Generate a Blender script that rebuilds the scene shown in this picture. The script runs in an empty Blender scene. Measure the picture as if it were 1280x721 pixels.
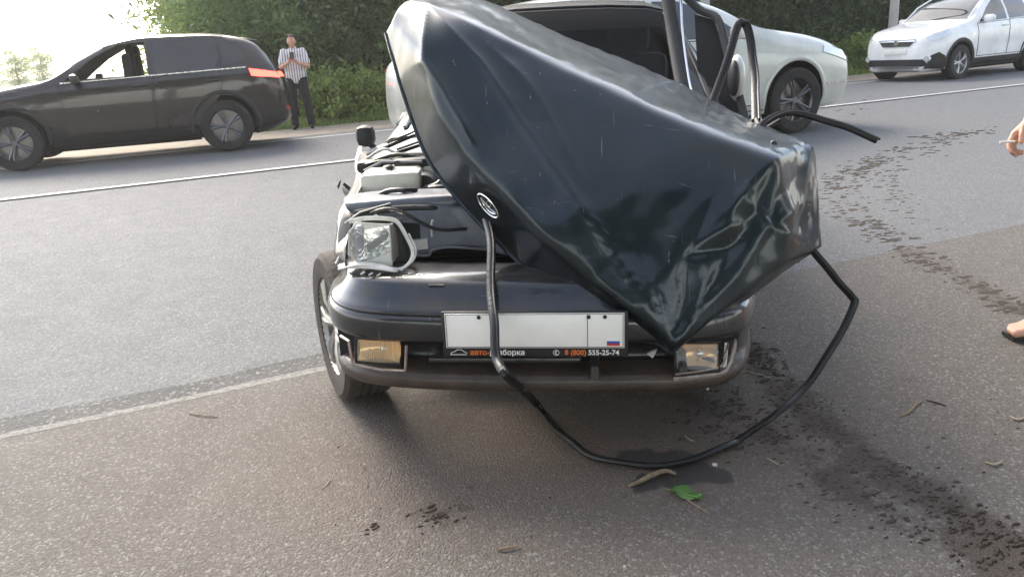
import bpy, bmesh, math, random
import numpy as np
from mathutils import Vector, Matrix, noise
from mathutils.bvhtree import BVHTree
random.seed(7); RNG = np.random.default_rng(7)
S = bpy.context.scene; COL = S.collection
PI = math.pi; rad = math.radians

# ------------------------------------------------------------------ camera
F = 1000.0; PITCH = rad(16.9); ROLL = rad(3.66); H = 1.2
fw = Vector((0, math.cos(PITCH), -math.sin(PITCH)))
_r = Vector((1, 0, 0)); _u = Vector((0, math.sin(PITCH), math.cos(PITCH)))
rt = math.cos(ROLL) * _r - math.sin(ROLL) * _u
up = math.sin(ROLL) * _r + math.cos(ROLL) * _u
CAM = Vector((0, 0, H))
cd = bpy.data.cameras.new('camera'); cam = bpy.data.objects.new('camera', cd); COL.objects.link(cam)
cam.matrix_world = Matrix((rt, up, -fw)).transposed().to_4x4(); cam.location = CAM
cd.sensor_fit = 'HORIZONTAL'; cd.sensor_width = 36; cd.lens = 36 * F / 1280; cd.clip_start = 0.05; cd.clip_end = 3000
S.camera = cam

# ------------------------------------------------------------------ light
SUN_AZ, SUN_EL = rad(-28), rad(38)          # azimuth from +Y towards +X, elevation
sd = Vector((math.sin(SUN_AZ) * math.cos(SUN_EL), math.cos(SUN_AZ) * math.cos(SUN_EL), math.sin(SUN_EL)))
w = bpy.data.worlds.new('World'); S.world = w; w.use_nodes = True
wn = w.node_tree.nodes; bg = wn['Background']
sky = wn.new('ShaderNodeTexSky'); sky.sky_type = 'NISHITA'; sky.sun_disc = False
sky.sun_elevation = SUN_EL; sky.sun_rotation = SUN_AZ
sky.air_density = 1.0; sky.dust_density = 1.0; sky.ozone_density = 1.2
# thin, uneven bright cloud over the blue
_tc = wn.new('ShaderNodeTexCoord'); _mp = wn.new('ShaderNodeMapping'); _mp.inputs['Scale'].default_value = (1, 1, 2.6)
_cn = wn.new('ShaderNodeTexNoise'); _cn.inputs['Scale'].default_value = 2.4; _cn.inputs['Detail'].default_value = 7; _cn.inputs['Roughness'].default_value = .6
_cr = wn.new('ShaderNodeMapRange'); _cr.inputs[1].default_value = .36; _cr.inputs[2].default_value = .62; _cr.inputs[3].default_value = .08; _cr.inputs[4].default_value = .75
_bw = wn.new('ShaderNodeRGBToBW'); _ml = wn.new('ShaderNodeVectorMath'); _ml.operation = 'SCALE'; _ml.inputs[0].default_value = (1.55, 1.42, 1.26)
_mx = wn.new('ShaderNodeMix'); _mx.data_type = 'RGBA'; _lk = w.node_tree.links.new
_lk(_tc.outputs['Generated'], _mp.inputs[0]); _lk(_mp.outputs[0], _cn.inputs[0]); _lk(_cn.outputs[0], _cr.inputs[0]); _lk(_cr.outputs[0], _mx.inputs['Factor'])
_lk(sky.outputs[0], _bw.inputs[0]); _lk(_bw.outputs[0], _ml.inputs['Scale']); _lk(sky.outputs[0], _mx.inputs['A']); _lk(_ml.outputs[0], _mx.inputs['B'])
_lk(_mx.outputs['Result'], bg.inputs[0]); bg.inputs[1].default_value = 0.15
sl = bpy.data.lights.new('sun', 'SUN'); sl.energy = 1.8; sl.angle = rad(32); sl.color = (1, .90, .76)
so = bpy.data.objects.new('sun', sl); COL.objects.link(so)
so.rotation_euler = sd.to_track_quat('Z', 'Y').to_euler()
S.view_settings.view_transform = 'Standard'; S.view_settings.look = 'None'
S.view_settings.exposure = 1.9; S.view_settings.gamma = 1
S.cycles.max_bounces = 8; S.cycles.transparent_max_bounces = 12; S.cycles.use_denoising = True

HAZE = 0.0016
def ray(x, y): return fw + rt * ((x - 640) / F) + up * ((360.5 - y) / F)
def at(x, y, Y):
    d = ray(x, y); return CAM + d * (Y / d.y)
def gz(x, y, z=0.0):
    d = ray(x, y); return CAM + d * ((z - H) / d.z)

# ------------------------------------------------------------------ materials
MATS = {}
def mat(name, col, rough=.5, metal=0, coat=0, var=0, vscale=8, bump=0, bscale=60, alpha=1, trans=0, emis=0, rvar=0, ior=1.5, spec=.5):
    if name in MATS: return MATS[name]
    m = bpy.data.materials.new(name); m.use_nodes = True; nt = m.node_tree; N = nt.nodes; L = nt.links
    b = N['Principled BSDF']; c = (*col, 1)
    b.inputs['Base Color'].default_value = c; b.inputs['Roughness'].default_value = rough
    b.inputs['Metallic'].default_value = metal; b.inputs['Coat Weight'].default_value = coat
    b.inputs['Coat Roughness'].default_value = .06; b.inputs['Alpha'].default_value = alpha
    b.inputs['Transmission Weight'].default_value = trans; b.inputs['IOR'].default_value = ior
    b.inputs['Specular IOR Level'].default_value = spec
    if emis: b.inputs['Emission Color'].default_value = c; b.inputs['Emission Strength'].default_value = emis
    tc = N.new('ShaderNodeTexCoord')
    if var or rvar:
        n = N.new('ShaderNodeTexNoise'); n.inputs['Scale'].default_value = vscale; n.inputs['Detail'].default_value = 8
        n.inputs['Roughness'].default_value = .65; L.new(tc.outputs['Object'], n.inputs[0])
        if var:
            mx = N.new('ShaderNodeMix'); mx.data_type = 'RGBA'; mx.blend_type = 'MIX'
            mr = N.new('ShaderNodeMapRange'); mr.inputs[1].default_value = .3; mr.inputs[2].default_value = .7
            L.new(n.outputs[0], mr.inputs[0]); L.new(mr.outputs[0], mx.inputs['Factor'])
            mx.inputs['A'].default_value = (*[max(0, k * (1 - var)) for k in col], 1)
            mx.inputs['B'].default_value = (*[min(1, k * (1 + var)) for k in col], 1)
            L.new(mx.outputs['Result'], b.inputs['Base Color'])
        if rvar:
            mr2 = N.new('ShaderNodeMapRange'); mr2.inputs[1].default_value = .3; mr2.inputs[2].default_value = .75
            mr2.inputs[3].default_value = rough; mr2.inputs[4].default_value = min(1, rough + rvar)
            L.new(n.outputs[0], mr2.inputs[0]); L.new(mr2.outputs[0], b.inputs['Roughness'])
    if bump:
        n2 = N.new('ShaderNodeTexNoise'); n2.inputs['Scale'].default_value = bscale; n2.inputs['Detail'].default_value = 4
        L.new(tc.outputs['Object'], n2.inputs[0]); bp = N.new('ShaderNodeBump'); bp.inputs['Strength'].default_value = min(1, bump)
        bp.inputs['Distance'].default_value = .01; L.new(n2.outputs[0], bp.inputs['Height']); L.new(bp.outputs[0], b.inputs['Normal'])
    MATS[name] = m; return m

def paint(name, col, metal=.2, dust=.0, coat=1.0, rough=.3):
    """car paint: coated base, thin uneven dust"""
    m = mat(name, col, rough, metal, coat, var=.15, vscale=3, rvar=.2)
    nt = m.node_tree; N = nt.nodes; L = nt.links; b = N['Principled BSDF']
    if dust:
        tc = N.new('ShaderNodeTexCoord'); n = N.new('ShaderNodeTexNoise'); n.inputs['Scale'].default_value = 6
        n.inputs['Detail'].default_value = 10; n.inputs['Roughness'].default_value = .7
        L.new(tc.outputs['Object'], n.inputs[0])
        r = N.new('ShaderNodeMapRange'); r.inputs[1].default_value = .42; r.inputs[2].default_value = .8
        r.inputs[4].default_value = dust; L.new(n.outputs[0], r.inputs[0])
        d = N.new('ShaderNodeBsdfDiffuse'); d.inputs[0].default_value = (.16, .13, .10, 1)
        ms = N.new('ShaderNodeMixShader'); L.new(r.outputs[0], ms.inputs[0]); L.new(b.outputs[0], ms.inputs[1]); L.new(d.outputs[0], ms.inputs[2])
        L.new(ms.outputs[0], N['Material Output'].inputs[0])
    return m

def asphalt(name, base, warm, scale=110, bump=.8, attr=False):
    m = bpy.data.materials.new(name); m.use_nodes = True; nt = m.node_tree; N = nt.nodes; L = nt.links
    b = N['Principled BSDF']; tc = N.new('ShaderNodeTexCoord'); P = tc.outputs['Object']
    def noise_(sc, det=6, ro=.6):
        n = N.new('ShaderNodeTexNoise'); n.inputs['Scale'].default_value = sc; n.inputs['Detail'].default_value = det
        n.inputs['Roughness'].default_value = ro; L.new(P, n.inputs[0]); return n.outputs[0]
    def rng(s, a, b_, c, d):
        r = N.new('ShaderNodeMapRange'); L.new(s, r.inputs[0])
        for i, v in enumerate((a, b_, c, d)): r.inputs[i + 1].default_value = v
        return r.outputs[0]
    def mix(f, A, B, mode='MIX'):
        x = N.new('ShaderNodeMix'); x.data_type = 'RGBA'; x.blend_type = mode
        if isinstance(f, float): x.inputs['Factor'].default_value = f
        else: L.new(f, x.inputs['Factor'])
        for k, v in (('A', A), ('B', B)):
            if isinstance(v, tuple): x.inputs[k].default_value = (*v, 1)
            else: L.new(v, x.inputs[k])
        return x.outputs['Result']
    v = N.new('ShaderNodeTexVoronoi'); v.inputs['Scale'].default_value = scale; L.new(P, v.inputs[0])
    v2 = N.new('ShaderNodeTexVoronoi'); v2.inputs['Scale'].default_value = scale * 2.3; L.new(P, v2.inputs[0])
    sep = N.new('ShaderNodeSeparateColor'); L.new(v.outputs['Color'], sep.inputs[0])
    c0 = mix(rng(noise_(.35), .35, .65, 0, 1), base, warm)
    c1 = mix(rng(sep.outputs[0], .0, 1, 0, .75), tuple(k * .55 for k in base), c0)
    pale = rng(sep.outputs[1], .86, .93, 0, .55)
    c2 = mix(pale, c1, (.36, .35, .33))
    c3 = mix(rng(noise_(260, 3), .35, .7, 0, .35), c2, tuple(k * .4 for k in base))
    c4 = mix(rng(noise_(2.6, 9, .75), .45, .75, 0, .14), c3, tuple(k * .62 for k in warm))
    col = c4; rough = rng(noise_(5), .3, .7, .70, .80)
    if attr:
        for nm, cc in (('dust', (.130, .088, .060)), ('dirt', (.052, .036, .025)), ('damp', (.022, .019, .017))):  # ground 'dust' also stands for the warm glow before the bumper
            a = N.new('ShaderNodeAttribute'); a.attribute_name = nm
            ad = N.new('ShaderNodeMath'); ad.operation = 'ADD'; L.new(a.outputs['Fac'], ad.inputs[0])
            if nm == 'dust':
                L.new(rng(noise_(14, 8, .7), .3, .7, -.12, .12), ad.inputs[1]); f = rng(ad.outputs[0], 0., 1, 0, .9)
            elif nm == 'dirt':
                L.new(rng(noise_(15, 10, .8), .32, .68, -.75, .5), ad.inputs[1]); f = rng(ad.outputs[0], .18, .62, 0, .85)
            else:
                L.new(rng(noise_(9, 8, .7), .3, .7, -.25, .25), ad.inputs[1]); f = rng(ad.outputs[0], .45, .55, 0, .85)
            col = mix(f, col, cc)
            if nm == 'damp':
                rm = N.new('ShaderNodeMix'); L.new(f, rm.inputs[0]); L.new(rough, rm.inputs[2]); rm.inputs[3].default_value = .42; rough = rm.outputs[0]
    L.new(col, b.inputs['Base Color']); L.new(rough, b.inputs['Roughness'])
    bp = N.new('ShaderNodeBump'); bp.inputs['Strength'].default_value = bump; bp.inputs['Distance'].default_value = .006
    ad = N.new('ShaderNodeMath'); ad.operation = 'ADD'; L.new(rng(v.outputs['Distance'], 0, .7, 1, 0), ad.inputs[0])
    L.new(rng(v2.outputs['Distance'], 0, .7, .5, 0), ad.inputs[1]); L.new(ad.outputs[0], bp.inputs['Height'])
    L.new(bp.outputs[0], b.inputs['Normal']); b.inputs['Specular IOR Level'].default_value = .45
    return m

def leafmat(name, c1, c2, tr=.35):
    m = bpy.data.materials.new(name); m.use_nodes = True; nt = m.node_tree; N = nt.nodes; L = nt.links
    b = N['Principled BSDF']; b.inputs['Roughness'].default_value = .6
    a = N.new('ShaderNodeAttribute'); a.attribute_name = 'tone'
    x = N.new('ShaderNodeMix'); x.data_type = 'RGBA'; x.inputs['A'].default_value = (*c1, 1); x.inputs['B'].default_value = (*c2, 1)
    L.new(a.outputs['Fac'], x.inputs['Factor']); L.new(x.outputs['Result'], b.inputs['Base Color'])
    t = N.new('ShaderNodeBsdfTranslucent'); L.new(x.outputs['Result'], t.inputs[0])
    ms = N.new('ShaderNodeMixShader'); ms.inputs[0].default_value = tr; L.new(b.outputs[0], ms.inputs[1]); L.new(t.outputs[0], ms.inputs[2])
    L.new(ms.outputs[0], N['Material Output'].inputs[0]); MATS[name] = m; return m

# ------------------------------------------------------------------ mesh helpers
def link(o, parent=None):
    COL.objects.link(o)
    if parent: o.parent = parent
    return o
def tag(o, label=None, cat=None, group=None, kind=None):
    if label: o['label'] = label
    if cat: o['category'] = cat
    if group: o['group'] = group
    if kind: o['kind'] = kind
    return o
def empty(name, loc=(0, 0, 0), rz=0, **k):
    o = bpy.data.objects.new(name, None); link(o); o.location = loc; o.rotation_euler = (0, 0, rz)
    o.empty_display_size = .1; return tag(o, **k)
def mk(name, verts, faces, m, parent=None, smooth=True, edge_angle=None):
    me = bpy.data.meshes.new(name); me.from_pydata([tuple(v) for v in verts], [], [tuple(f) for f in faces]); me.validate(); me.update()
    for mm in (m if isinstance(m, (list, tuple)) else [m]): me.materials.append(mm)
    if smooth:
        me.polygons.foreach_set('use_smooth', [True] * len(me.polygons))
        if edge_angle: 
            me.set_sharp_from_angle(angle=rad(edge_angle))
    return link(bpy.data.objects.new(name, me), parent)
class G:
    """collects shapes into one mesh"""
    def __init__(s): s.v = []; s.f = []
    def add(s, v, f):
        n = len(s.v); s.v += [Vector(p) for p in v]; s.f += [tuple(i + n for i in q) for q in f]; return s
    def box(s, c, size, rot=None, bev=0.0):
        hx, hy, hz = [k / 2 for k in size]; c = Vector(c)
        if bev <= 0:
            P = [Vector((x, y, z)) for x in (-hx, hx) for y in (-hy, hy) for z in (-hz, hz)]
            Fs = [(0, 1, 3, 2), (4, 6, 7, 5), (0, 4, 5, 1), (2, 3, 7, 6), (0, 2, 6, 4), (1, 5, 7, 3)]
        else:
            bm = bmesh.new(); bmesh.ops.create_cube(bm, size=1)
            for v in bm.verts: v.co = Vector((v.co.x * size[0], v.co.y * size[1], v.co.z * size[2]))
            bmesh.ops.bevel(bm, geom=bm.edges[:], offset=min(bev, min(size) * .45), segments=2, profile=.5, affect='EDGES'); bm.verts.index_update()
            P = [v.co.copy() for v in bm.verts]; Fs = [tuple(v.index for v in f.verts) for f in bm.faces]; bm.free()
        if rot is not None: P = [rot @ p for p in P]
        return s.add([p + c for p in P], Fs)
    def tube(s, pts, r, n=8, flat=1.0, caps=True, nrm=None):
        pts = [Vector(p) for p in pts]; m = len(pts); rs = r if isinstance(r, (list, tuple)) else [r] * m
        V = []; Fs = []; ref = Vector(nrm) if nrm else None
        for i, p in enumerate(pts):
            t = (pts[min(i + 1, m - 1)] - pts[max(i - 1, 0)]).normalized()
            if ref is None: ref = Vector((0, 0, 1)) if abs(t.z) < .9 else Vector((1, 0, 0))
            a = (ref - t * ref.dot(t)); a = a.normalized() if a.length > 1e-6 else t.orthogonal().normalized()
            b = t.cross(a); ref = a
            for k in range(n):
                q = 2 * PI * k / n; V.append(p + (a * math.cos(q) * flat + b * math.sin(q)) * rs[i])
        for i in range(m - 1):
            for k in range(n):
                k2 = (k + 1) % n; Fs.append((i * n + k, i * n + k2, (i + 1) * n + k2, (i + 1) * n + k))
        if caps: Fs.append(tuple(range(n - 1, -1, -1))); Fs.append(tuple((m - 1) * n + k for k in range(n)))
        return s.add(V, Fs)
    def lathe(s, prof, c=(0, 0, 0), axis='z', n=32):
        """prof: (radius, height)"""
        V = []; Fs = []; c = Vector(c)
        for (r, h) in prof:
            for k in range(n):
                q = 2 * PI * k / n; x, y = r * math.cos(q), r * math.sin(q)
                p = {'z': (x, y, h), 'y': (x, h, y), 'x': (h, x, y)}[axis]; V.append(c + Vector(p))
        for i in range(len(prof) - 1):
            for k in range(n):
                k2 = (k + 1) % n; Fs.append((i * n + k, i * n + k2, (i + 1) * n + k2, (i + 1) * n + k))
        return s.add(V, Fs)
    def ball(s, c, r, n=12, sc=(1, 1, 1)):
        V = []; Fs = []; c = Vector(c); m = n // 2
        for i in range(m + 1):
            a = PI * i / m
            for k in range(n):
                q = 2 * PI * k / n
                V.append(c + Vector((math.sin(a) * math.cos(q) * r * sc[0], math.sin(a) * math.sin(q) * r * sc[1], math.cos(a) * r * sc[2])))
        for i in range(m):
            for k in range(n):
                k2 = (k + 1) % n; Fs.append((i * n + k, (i + 1) * n + k, (i + 1) * n + k2, i * n + k2))
        return s.add(V, Fs)
    def prism(s, poly, vec):
        n = len(poly); P = [Vector(p) for p in poly]; vec = Vector(vec)
        return s.add(P + [p + vec for p in P], [tuple(range(n - 1, -1, -1)), tuple(range(n, 2 * n))] + [(i, (i + 1) % n, (i + 1) % n + n, i + n) for i in range(n)])
    def tf(s, M): s.v = [M @ v for v in s.v]; return s
    def ob(s, name, m, parent=None, smooth=True, ang=35):
        if parent is not None and getattr(s, 'world', False):
            Mi = WINV[parent.name]; s.v = [Mi @ v for v in s.v]
        return mk(name, s.v, s.f, m, parent, smooth, ang)
WINV = {}
def GW():
    g = G(); g.world = True; return g

def smoothpath(pts, k=6):
    P = [Vector(p) for p in pts]; P = [P[0] * 2 - P[1]] + P + [P[-1] * 2 - P[-2]]; out = []
    for i in range(1, len(P) - 2):
        a, b, c, d = P[i - 1:i + 3]
        for j in range(k):
            t = j / k; out.append(.5 * ((2 * b) + (c - a) * t + (2 * a - 5 * b + 4 * c - d) * t * t + (-a + 3 * b - 3 * c + d) * t ** 3))
    out.append(P[-2]); return out
def fastmesh(name, V, Fq, m, tone=None, parent=None, smooth=False):
    """V (n,3) array, Fq (m,k) array"""
    me = bpy.data.meshes.new(name); n, k = Fq.shape
    me.vertices.add(len(V)); me.vertices.foreach_set('co', V.astype(np.float32).ravel())
    me.loops.add(n * k); me.loops.foreach_set('vertex_index', Fq.astype(np.int32).ravel())
    me.polygons.add(n); me.polygons.foreach_set('loop_start', np.arange(0, n * k, k, dtype=np.int32))
    me.update(calc_edges=True); me.materials.append(m)
    if smooth: me.polygons.foreach_set('use_smooth', [True] * n)
    if tone is not None:
        a = me.attributes.new('tone', 'FLOAT', 'FACE'); a.data.foreach_set('value', tone.astype(np.float32))
    return me

# ------------------------------------------------------------------ road frame
RA = rad(22.6); RD = Vector((math.cos(RA), math.sin(RA), 0)); RN = Vector((-math.sin(RA), math.cos(RA), 0))
def rp(u, n, z=0): return RD * u + RN * n + Vector((0, 0, z))

def strip(name, n0, n1, z0, z1, m, u0=-150, u1=260, du=4.0, wob=0.0, **k):
    us = np.arange(u0, u1 + .1, du); V = []; Fs = []
    for i, u in enumerate(us):
        a = wob * noise.noise(Vector((u * 1.3, n0, 0))) if wob else 0
        b = wob * noise.noise(Vector((u * 1.3, n1, 5))) if wob else 0
        V += [rp(u, n0 + a, z0), rp(u, n1 + b, z1)]
        if i: Fs.append((2 * i - 2, 2 * i, 2 * i + 1, 2 * i - 1))
    return tag(mk(name, V, Fs, m, smooth=False), **k)

M_road = asphalt('road_asphalt', (.205, .212, .226), (.230, .234, .240), 120, .9)
M_sh = asphalt('shoulder_asphalt', (.160, .146, .132), (.196, .168, .140), 150, .7, attr=True)
M_line = mat('road_line_paint', (.46, .46, .45), .6, var=.45, vscale=25)
M_sand = mat('roadside_sand', (.30, .25, .19), .9, var=.35, vscale=5, bump=.6, bscale=40)
M_soil = mat('verge_soil', (.07, .065, .035), .95, var=.5, vscale=3, bump=.6, bscale=20)
M_clod = mat('mud_clod', (.048, .035, .026), .95, var=.4, vscale=30, bump=.5, bscale=200)

# terrain: one wide sheet to the horizon (verge soil), roads laid on it
g = G(); R_ = 400
g.add([(-R_, -R_, -.30), (R_, -R_, -.30), (R_, R_, -.30), (-R_, R_, -.30)], [(0, 1, 2, 3)])
tag(g.ob('terrain', M_soil, smooth=False), kind='structure')
tag(strip('road', 3.07, 13.6, 0, -.02, M_road), kind='structure')
tag(strip('gravel_verge', 13.6, 16.4, -.024, -.10, M_sand, wob=.0), kind='structure')
tag(strip('grass_bank', 16.4, 60, -.09, .5, M_soil), kind='structure')
# near lay-by sheet with a fine grid where dirt and damp are stored
def shoulder():
    def pdist(P, line):
        best = np.full(len(P), 9.0)
        for a, b in zip(line[:-1], line[1:]):
            a = np.array(a[:2]); b = np.array(b[:2]); d = b - a
            t = np.clip(((P - a) @ d) / (d @ d), 0, 1); q = a + t[:, None] * d
            best = np.minimum(best, np.hypot(*(P - q).T))
        return best
    us = np.arange(-3.6, 4.4, .03); ns = np.arange(.2, 3.0701, .03); ns[-1] = 3.07
    U, Nn = np.meshgrid(us, ns, indexing='ij'); P = np.stack([U * RD.x + Nn * RN.x, U * RD.y + Nn * RN.y], -1).reshape(-1, 2)
    z = np.array([.004 * noise.noise(Vector((p[0] * 1.2, p[1] * 1.2, 3))) for p in P])
    z *= np.clip((2.95 - Nn.ravel()) / .3, 0, 1)
    V = np.c_[P, z]; a, b = U.shape
    idx = np.arange(a * b).reshape(a, b)
    Fq = np.stack([idx[:-1, :-1], idx[1:, :-1], idx[1:, 1:], idx[:-1, 1:]], -1).reshape(-1, 4)
    me = fastmesh('lay_by', V, Fq, M_sh, smooth=True)
    tr = [gz(*p) for p in ((905, 400), (945, 450), (1010, 515), (1080, 570), (1150, 612), (1215, 650), (1290, 700))]
    t2 = [gz(*p) for p in ((880, 500), (960, 545), (1030, 590), (1100, 640), (1190, 680), (1290, 740))]
    t3 = [gz(*p) for p in ((1045, 245), (1110, 300), (1180, 335), (1280, 390))]
    wn_ = lambda x: np.exp(-(x ** 2))
    nz = np.array([noise.fractal(Vector((p[0] * 5, p[1] * 5, 1)), 1, 2, 4) for p in P])
    dirt = 1.0 * wn_(pdist(P, tr) / .075) + .66 * wn_(pdist(P, t2) / .075) + .5 * wn_(pdist(P, t3) / .09)
    dirt += .45 * wn_(np.hypot(P[:, 0] - gz(550, 640).x, P[:, 1] - gz(550, 640).y) / .09)
    dirt += .35 * wn_(np.hypot(P[:, 0] - gz(800, 475).x, P[:, 1] - gz(880, 475).y) / .25)
    dirt = dirt * (1.0 + .9 * nz)
    damp = np.zeros(len(P))
    for (x, y, r) in ((800, 572, .085), (850, 575, .09), (900, 597, .055), (805, 605, .055), (840, 600, .06), (785, 618, .025), (870, 590, .07)):
        c = gz(x, y); damp = np.maximum(damp, np.clip(1.25 - np.hypot(P[:, 0] - c.x, P[:, 1] - c.y) / r, 0, 1))
    c = gz(730, 560); dust = .75 * wn_(np.hypot((P[:, 0] - c.x) / 1.0, (P[:, 1] - c.y) / .55))  # dusty brown ellipse before the bumper, also standing for the warm glow there
    for nm, arr in (('dirt', dirt), ('damp', damp), ('dust', dust)):
        at_ = me.attributes.new(nm, 'FLOAT', 'POINT'); at_.data.foreach_set('value', arr.astype(np.float32))
    tag(link(bpy.data.objects.new('lay_by', me)), kind='structure')
    g = G()   # the rest of the lay-by around the fine sheet
    def q(u0, u1, n0, n1): g.add([rp(u0, n0), rp(u1, n0), rp(u1, n1), rp(u0, n1)], [(0, 1, 2, 3)])
    q(-150, -3.6, -9, 3.07); q(us[-1], 260, -9, 3.07); q(-3.6, us[-1], -9, .2)
    tag(g.ob('pavement', M_sh, smooth=False), kind='structure')
shoulder()
strip('white_edge_line', 9.53, 9.64, .004, .004, M_line, kind='structure')
strip('far_edge_line', 13.05, 13.17, .004 - .02, .004 - .02, M_line, kind='structure', u0=-150, u1=260)
# pale joint and dark tar band where the two asphalts meet
strip('asphalt_joint', 3.045, 3.08, .0008, .0035, mat('joint_grit', (.23, .222, .205), .9, var=.5, vscale=60, bump=.5), wob=.03, du=.06, u0=-6, u1=.45, kind='structure')
strip('tar_band', 3.08, 3.22, .003, .002, asphalt('tar_asphalt', (.105, .105, .107), (.12, .12, .12), 90, 1.0), wob=.05, du=.06, u0=-6, u1=1.2, kind='structure')
# ------------------------------------------------------------------ vehicles: shared shell builder
M_tyre = mat('tyre_rubber', (.022, .021, .020), .8, var=.3, vscale=20, bump=.3, bscale=80)
M_alloy = mat('wheel_alloy', (.55, .56, .57), .3, .9, var=.1)
M_dalloy = mat('dark_alloy', (.16, .16, .17), .35, .8, var=.1)
M_black = mat('black_plastic', (.018, .018, .019), .55, var=.3, vscale=12, bump=.15, bscale=150)
M_inside = mat('car_interior', (.012, .012, .013), .8, var=.3, vscale=6)
M_glass = mat('tinted_glass', (.012, .016, .018), .04, 0, 1, var=.2)
M_chrome = mat('chrome_trim', (.75, .74, .72), .14, 1, rvar=.25, vscale=15)
M_red = mat('red_lens', (.45, .01, .012), .15, 0, 1, var=.2)
M_redlit = mat('lit_tail_lens', (1.0, .06, .04), .3, emis=2.2)
M_clear = mat('lamp_lens', (.72, .76, .78), .08, .3, 1, var=.15)
M_disc = mat('brake_disc', (.25, .24, .23), .4, .9, var=.2)
M_platewh = mat('plate_white', (.88, .86, .81), .35, 0, .4, var=.05)

def lerp_stations(st, dx=.05):
    """st rows: x, W, zb, zbelt, wg, ztop -> dense smooth table (monotone cubic)"""
    A = np.array(st, float); X = A[:, 0]; xs = [X[0]]
    for a, b in zip(X[:-1], X[1:]):
        n = max(1, int(round((b - a) / dx))); xs += list(a + (b - a) * np.arange(1, n + 1) / n)
    xs = np.array(xs); out = [xs]
    for c in range(1, A.shape[1]):
        Y = A[:, c]; h = np.diff(X); d = np.diff(Y) / h; m = np.zeros(len(X)); m[0] = d[0]; m[-1] = d[-1]
        for i in range(1, len(X) - 1):
            if d[i - 1] * d[i] > 0:
                w1 = 2 * h[i] + h[i - 1]; w2 = h[i] + 2 * h[i - 1]; m[i] = (w1 + w2) / (w1 / d[i - 1] + w2 / d[i])
        i = np.clip(np.searchsorted(X, xs, 'right') - 1, 0, len(h) - 1); t = (xs - X[i]) / h[i]
        out.append((2 * t**3 - 3 * t**2 + 1) * Y[i] + (t**3 - 2 * t**2 + t) * h[i] * m[i] + (-2 * t**3 + 3 * t**2) * Y[i + 1] + (t**3 - t**2) * h[i] * m[i + 1])
    return np.array(out).T
def half_ring(W, zb, zbelt, wg, ztop):
    h = ztop - zbelt; ws = .955 * W; zm = zb + (zbelt - zb) * .55
    k = [(0, zb), (.80 * W, zb), (.93 * W, zb + .05), (.975 * W, zb + .16), (.99 * W, zm - .06), (1.0 * W, zm + .05), (.993 * W, zbelt - .13), (.978 * W, zbelt - .06),
         (ws, zbelt), ((ws + wg) / 2 + .012, zbelt + .42 * h), (wg, zbelt + .80 * h), (.92 * wg, zbelt + .91 * h), (.75 * wg, zbelt + .965 * h), (.4 * wg, zbelt + .995 * h), (0, ztop)]
    return k
def shell(st, dx=.05):
    T = lerp_stations(st, dx); V = []; Fs = []
    for row in T:
        x = row[0]; k = half_ring(*row[1:]); ring = [(x, y, z) for y, z in k] + [(x, -y, z) for y, z in k[-2:0:-1]]
        V += ring
    n = 28; m = len(T)
    for i in range(m - 1):
        for j in range(n):
            j2 = (j + 1) % n; Fs.append((i * n + j, (i + 1) * n + j, (i + 1) * n + j2, i * n + j2))
    Fs.append(tuple(range(n))); Fs.append(tuple((m - 1) * n + j for j in range(n - 1, -1, -1)))
    bm = bmesh.new(); vs = [bm.verts.new(v) for v in V]
    for f in Fs: bm.faces.new([vs[i] for i in f])
    bmesh.ops.recalc_face_normals(bm, faces=bm.faces[:]); return bm
def bm_apply_boolean(bm, cutters, mats):
    """cuts each (G, material index) solid out of bm; returns the mesh"""
    me = bpy.data.meshes.new('body'); bm.to_mesh(me); bm.free()
    for mm in mats: me.materials.append(mm)
    o = bpy.data.objects.new('tmp', me); COL.objects.link(o)
    for g, mi in cutters:
        b2 = bmesh.new(); vs = [b2.verts.new(v) for v in g.v]
        for f in g.f: b2.faces.new([vs[i] for i in f])
        bmesh.ops.recalc_face_normals(b2, faces=b2.faces[:])
        cm = bpy.data.meshes.new('cut'); b2.to_mesh(cm); b2.free()
        for mm in mats: cm.materials.append(mm)
        cm.polygons.foreach_set('material_index', [mi] * len(cm.polygons))
        c = bpy.data.objects.new('cut', cm); COL.objects.link(c)
        md = o.modifiers.new('b', 'BOOLEAN'); md.operation = 'DIFFERENCE'; md.solver = 'EXACT'; md.object = c
        try: md.material_mode = 'INDEX'
        except Exception: pass
        dg = bpy.context.evaluated_depsgraph_get(); nm = bpy.data.meshes.new_from_object(o.evaluated_get(dg), depsgraph=dg)
        o.modifiers.clear(); o.data = nm; bpy.data.objects.remove(c)
    me = o.data; bpy.data.objects.remove(o); return me
def finish_mesh(name, me, parent, ang=32):
    me.polygons.foreach_set('use_smooth', [True] * len(me.polygons)); me.set_sharp_from_angle(angle=rad(ang))
    me.name = name; return link(bpy.data.objects.new(name, me), parent)
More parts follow.
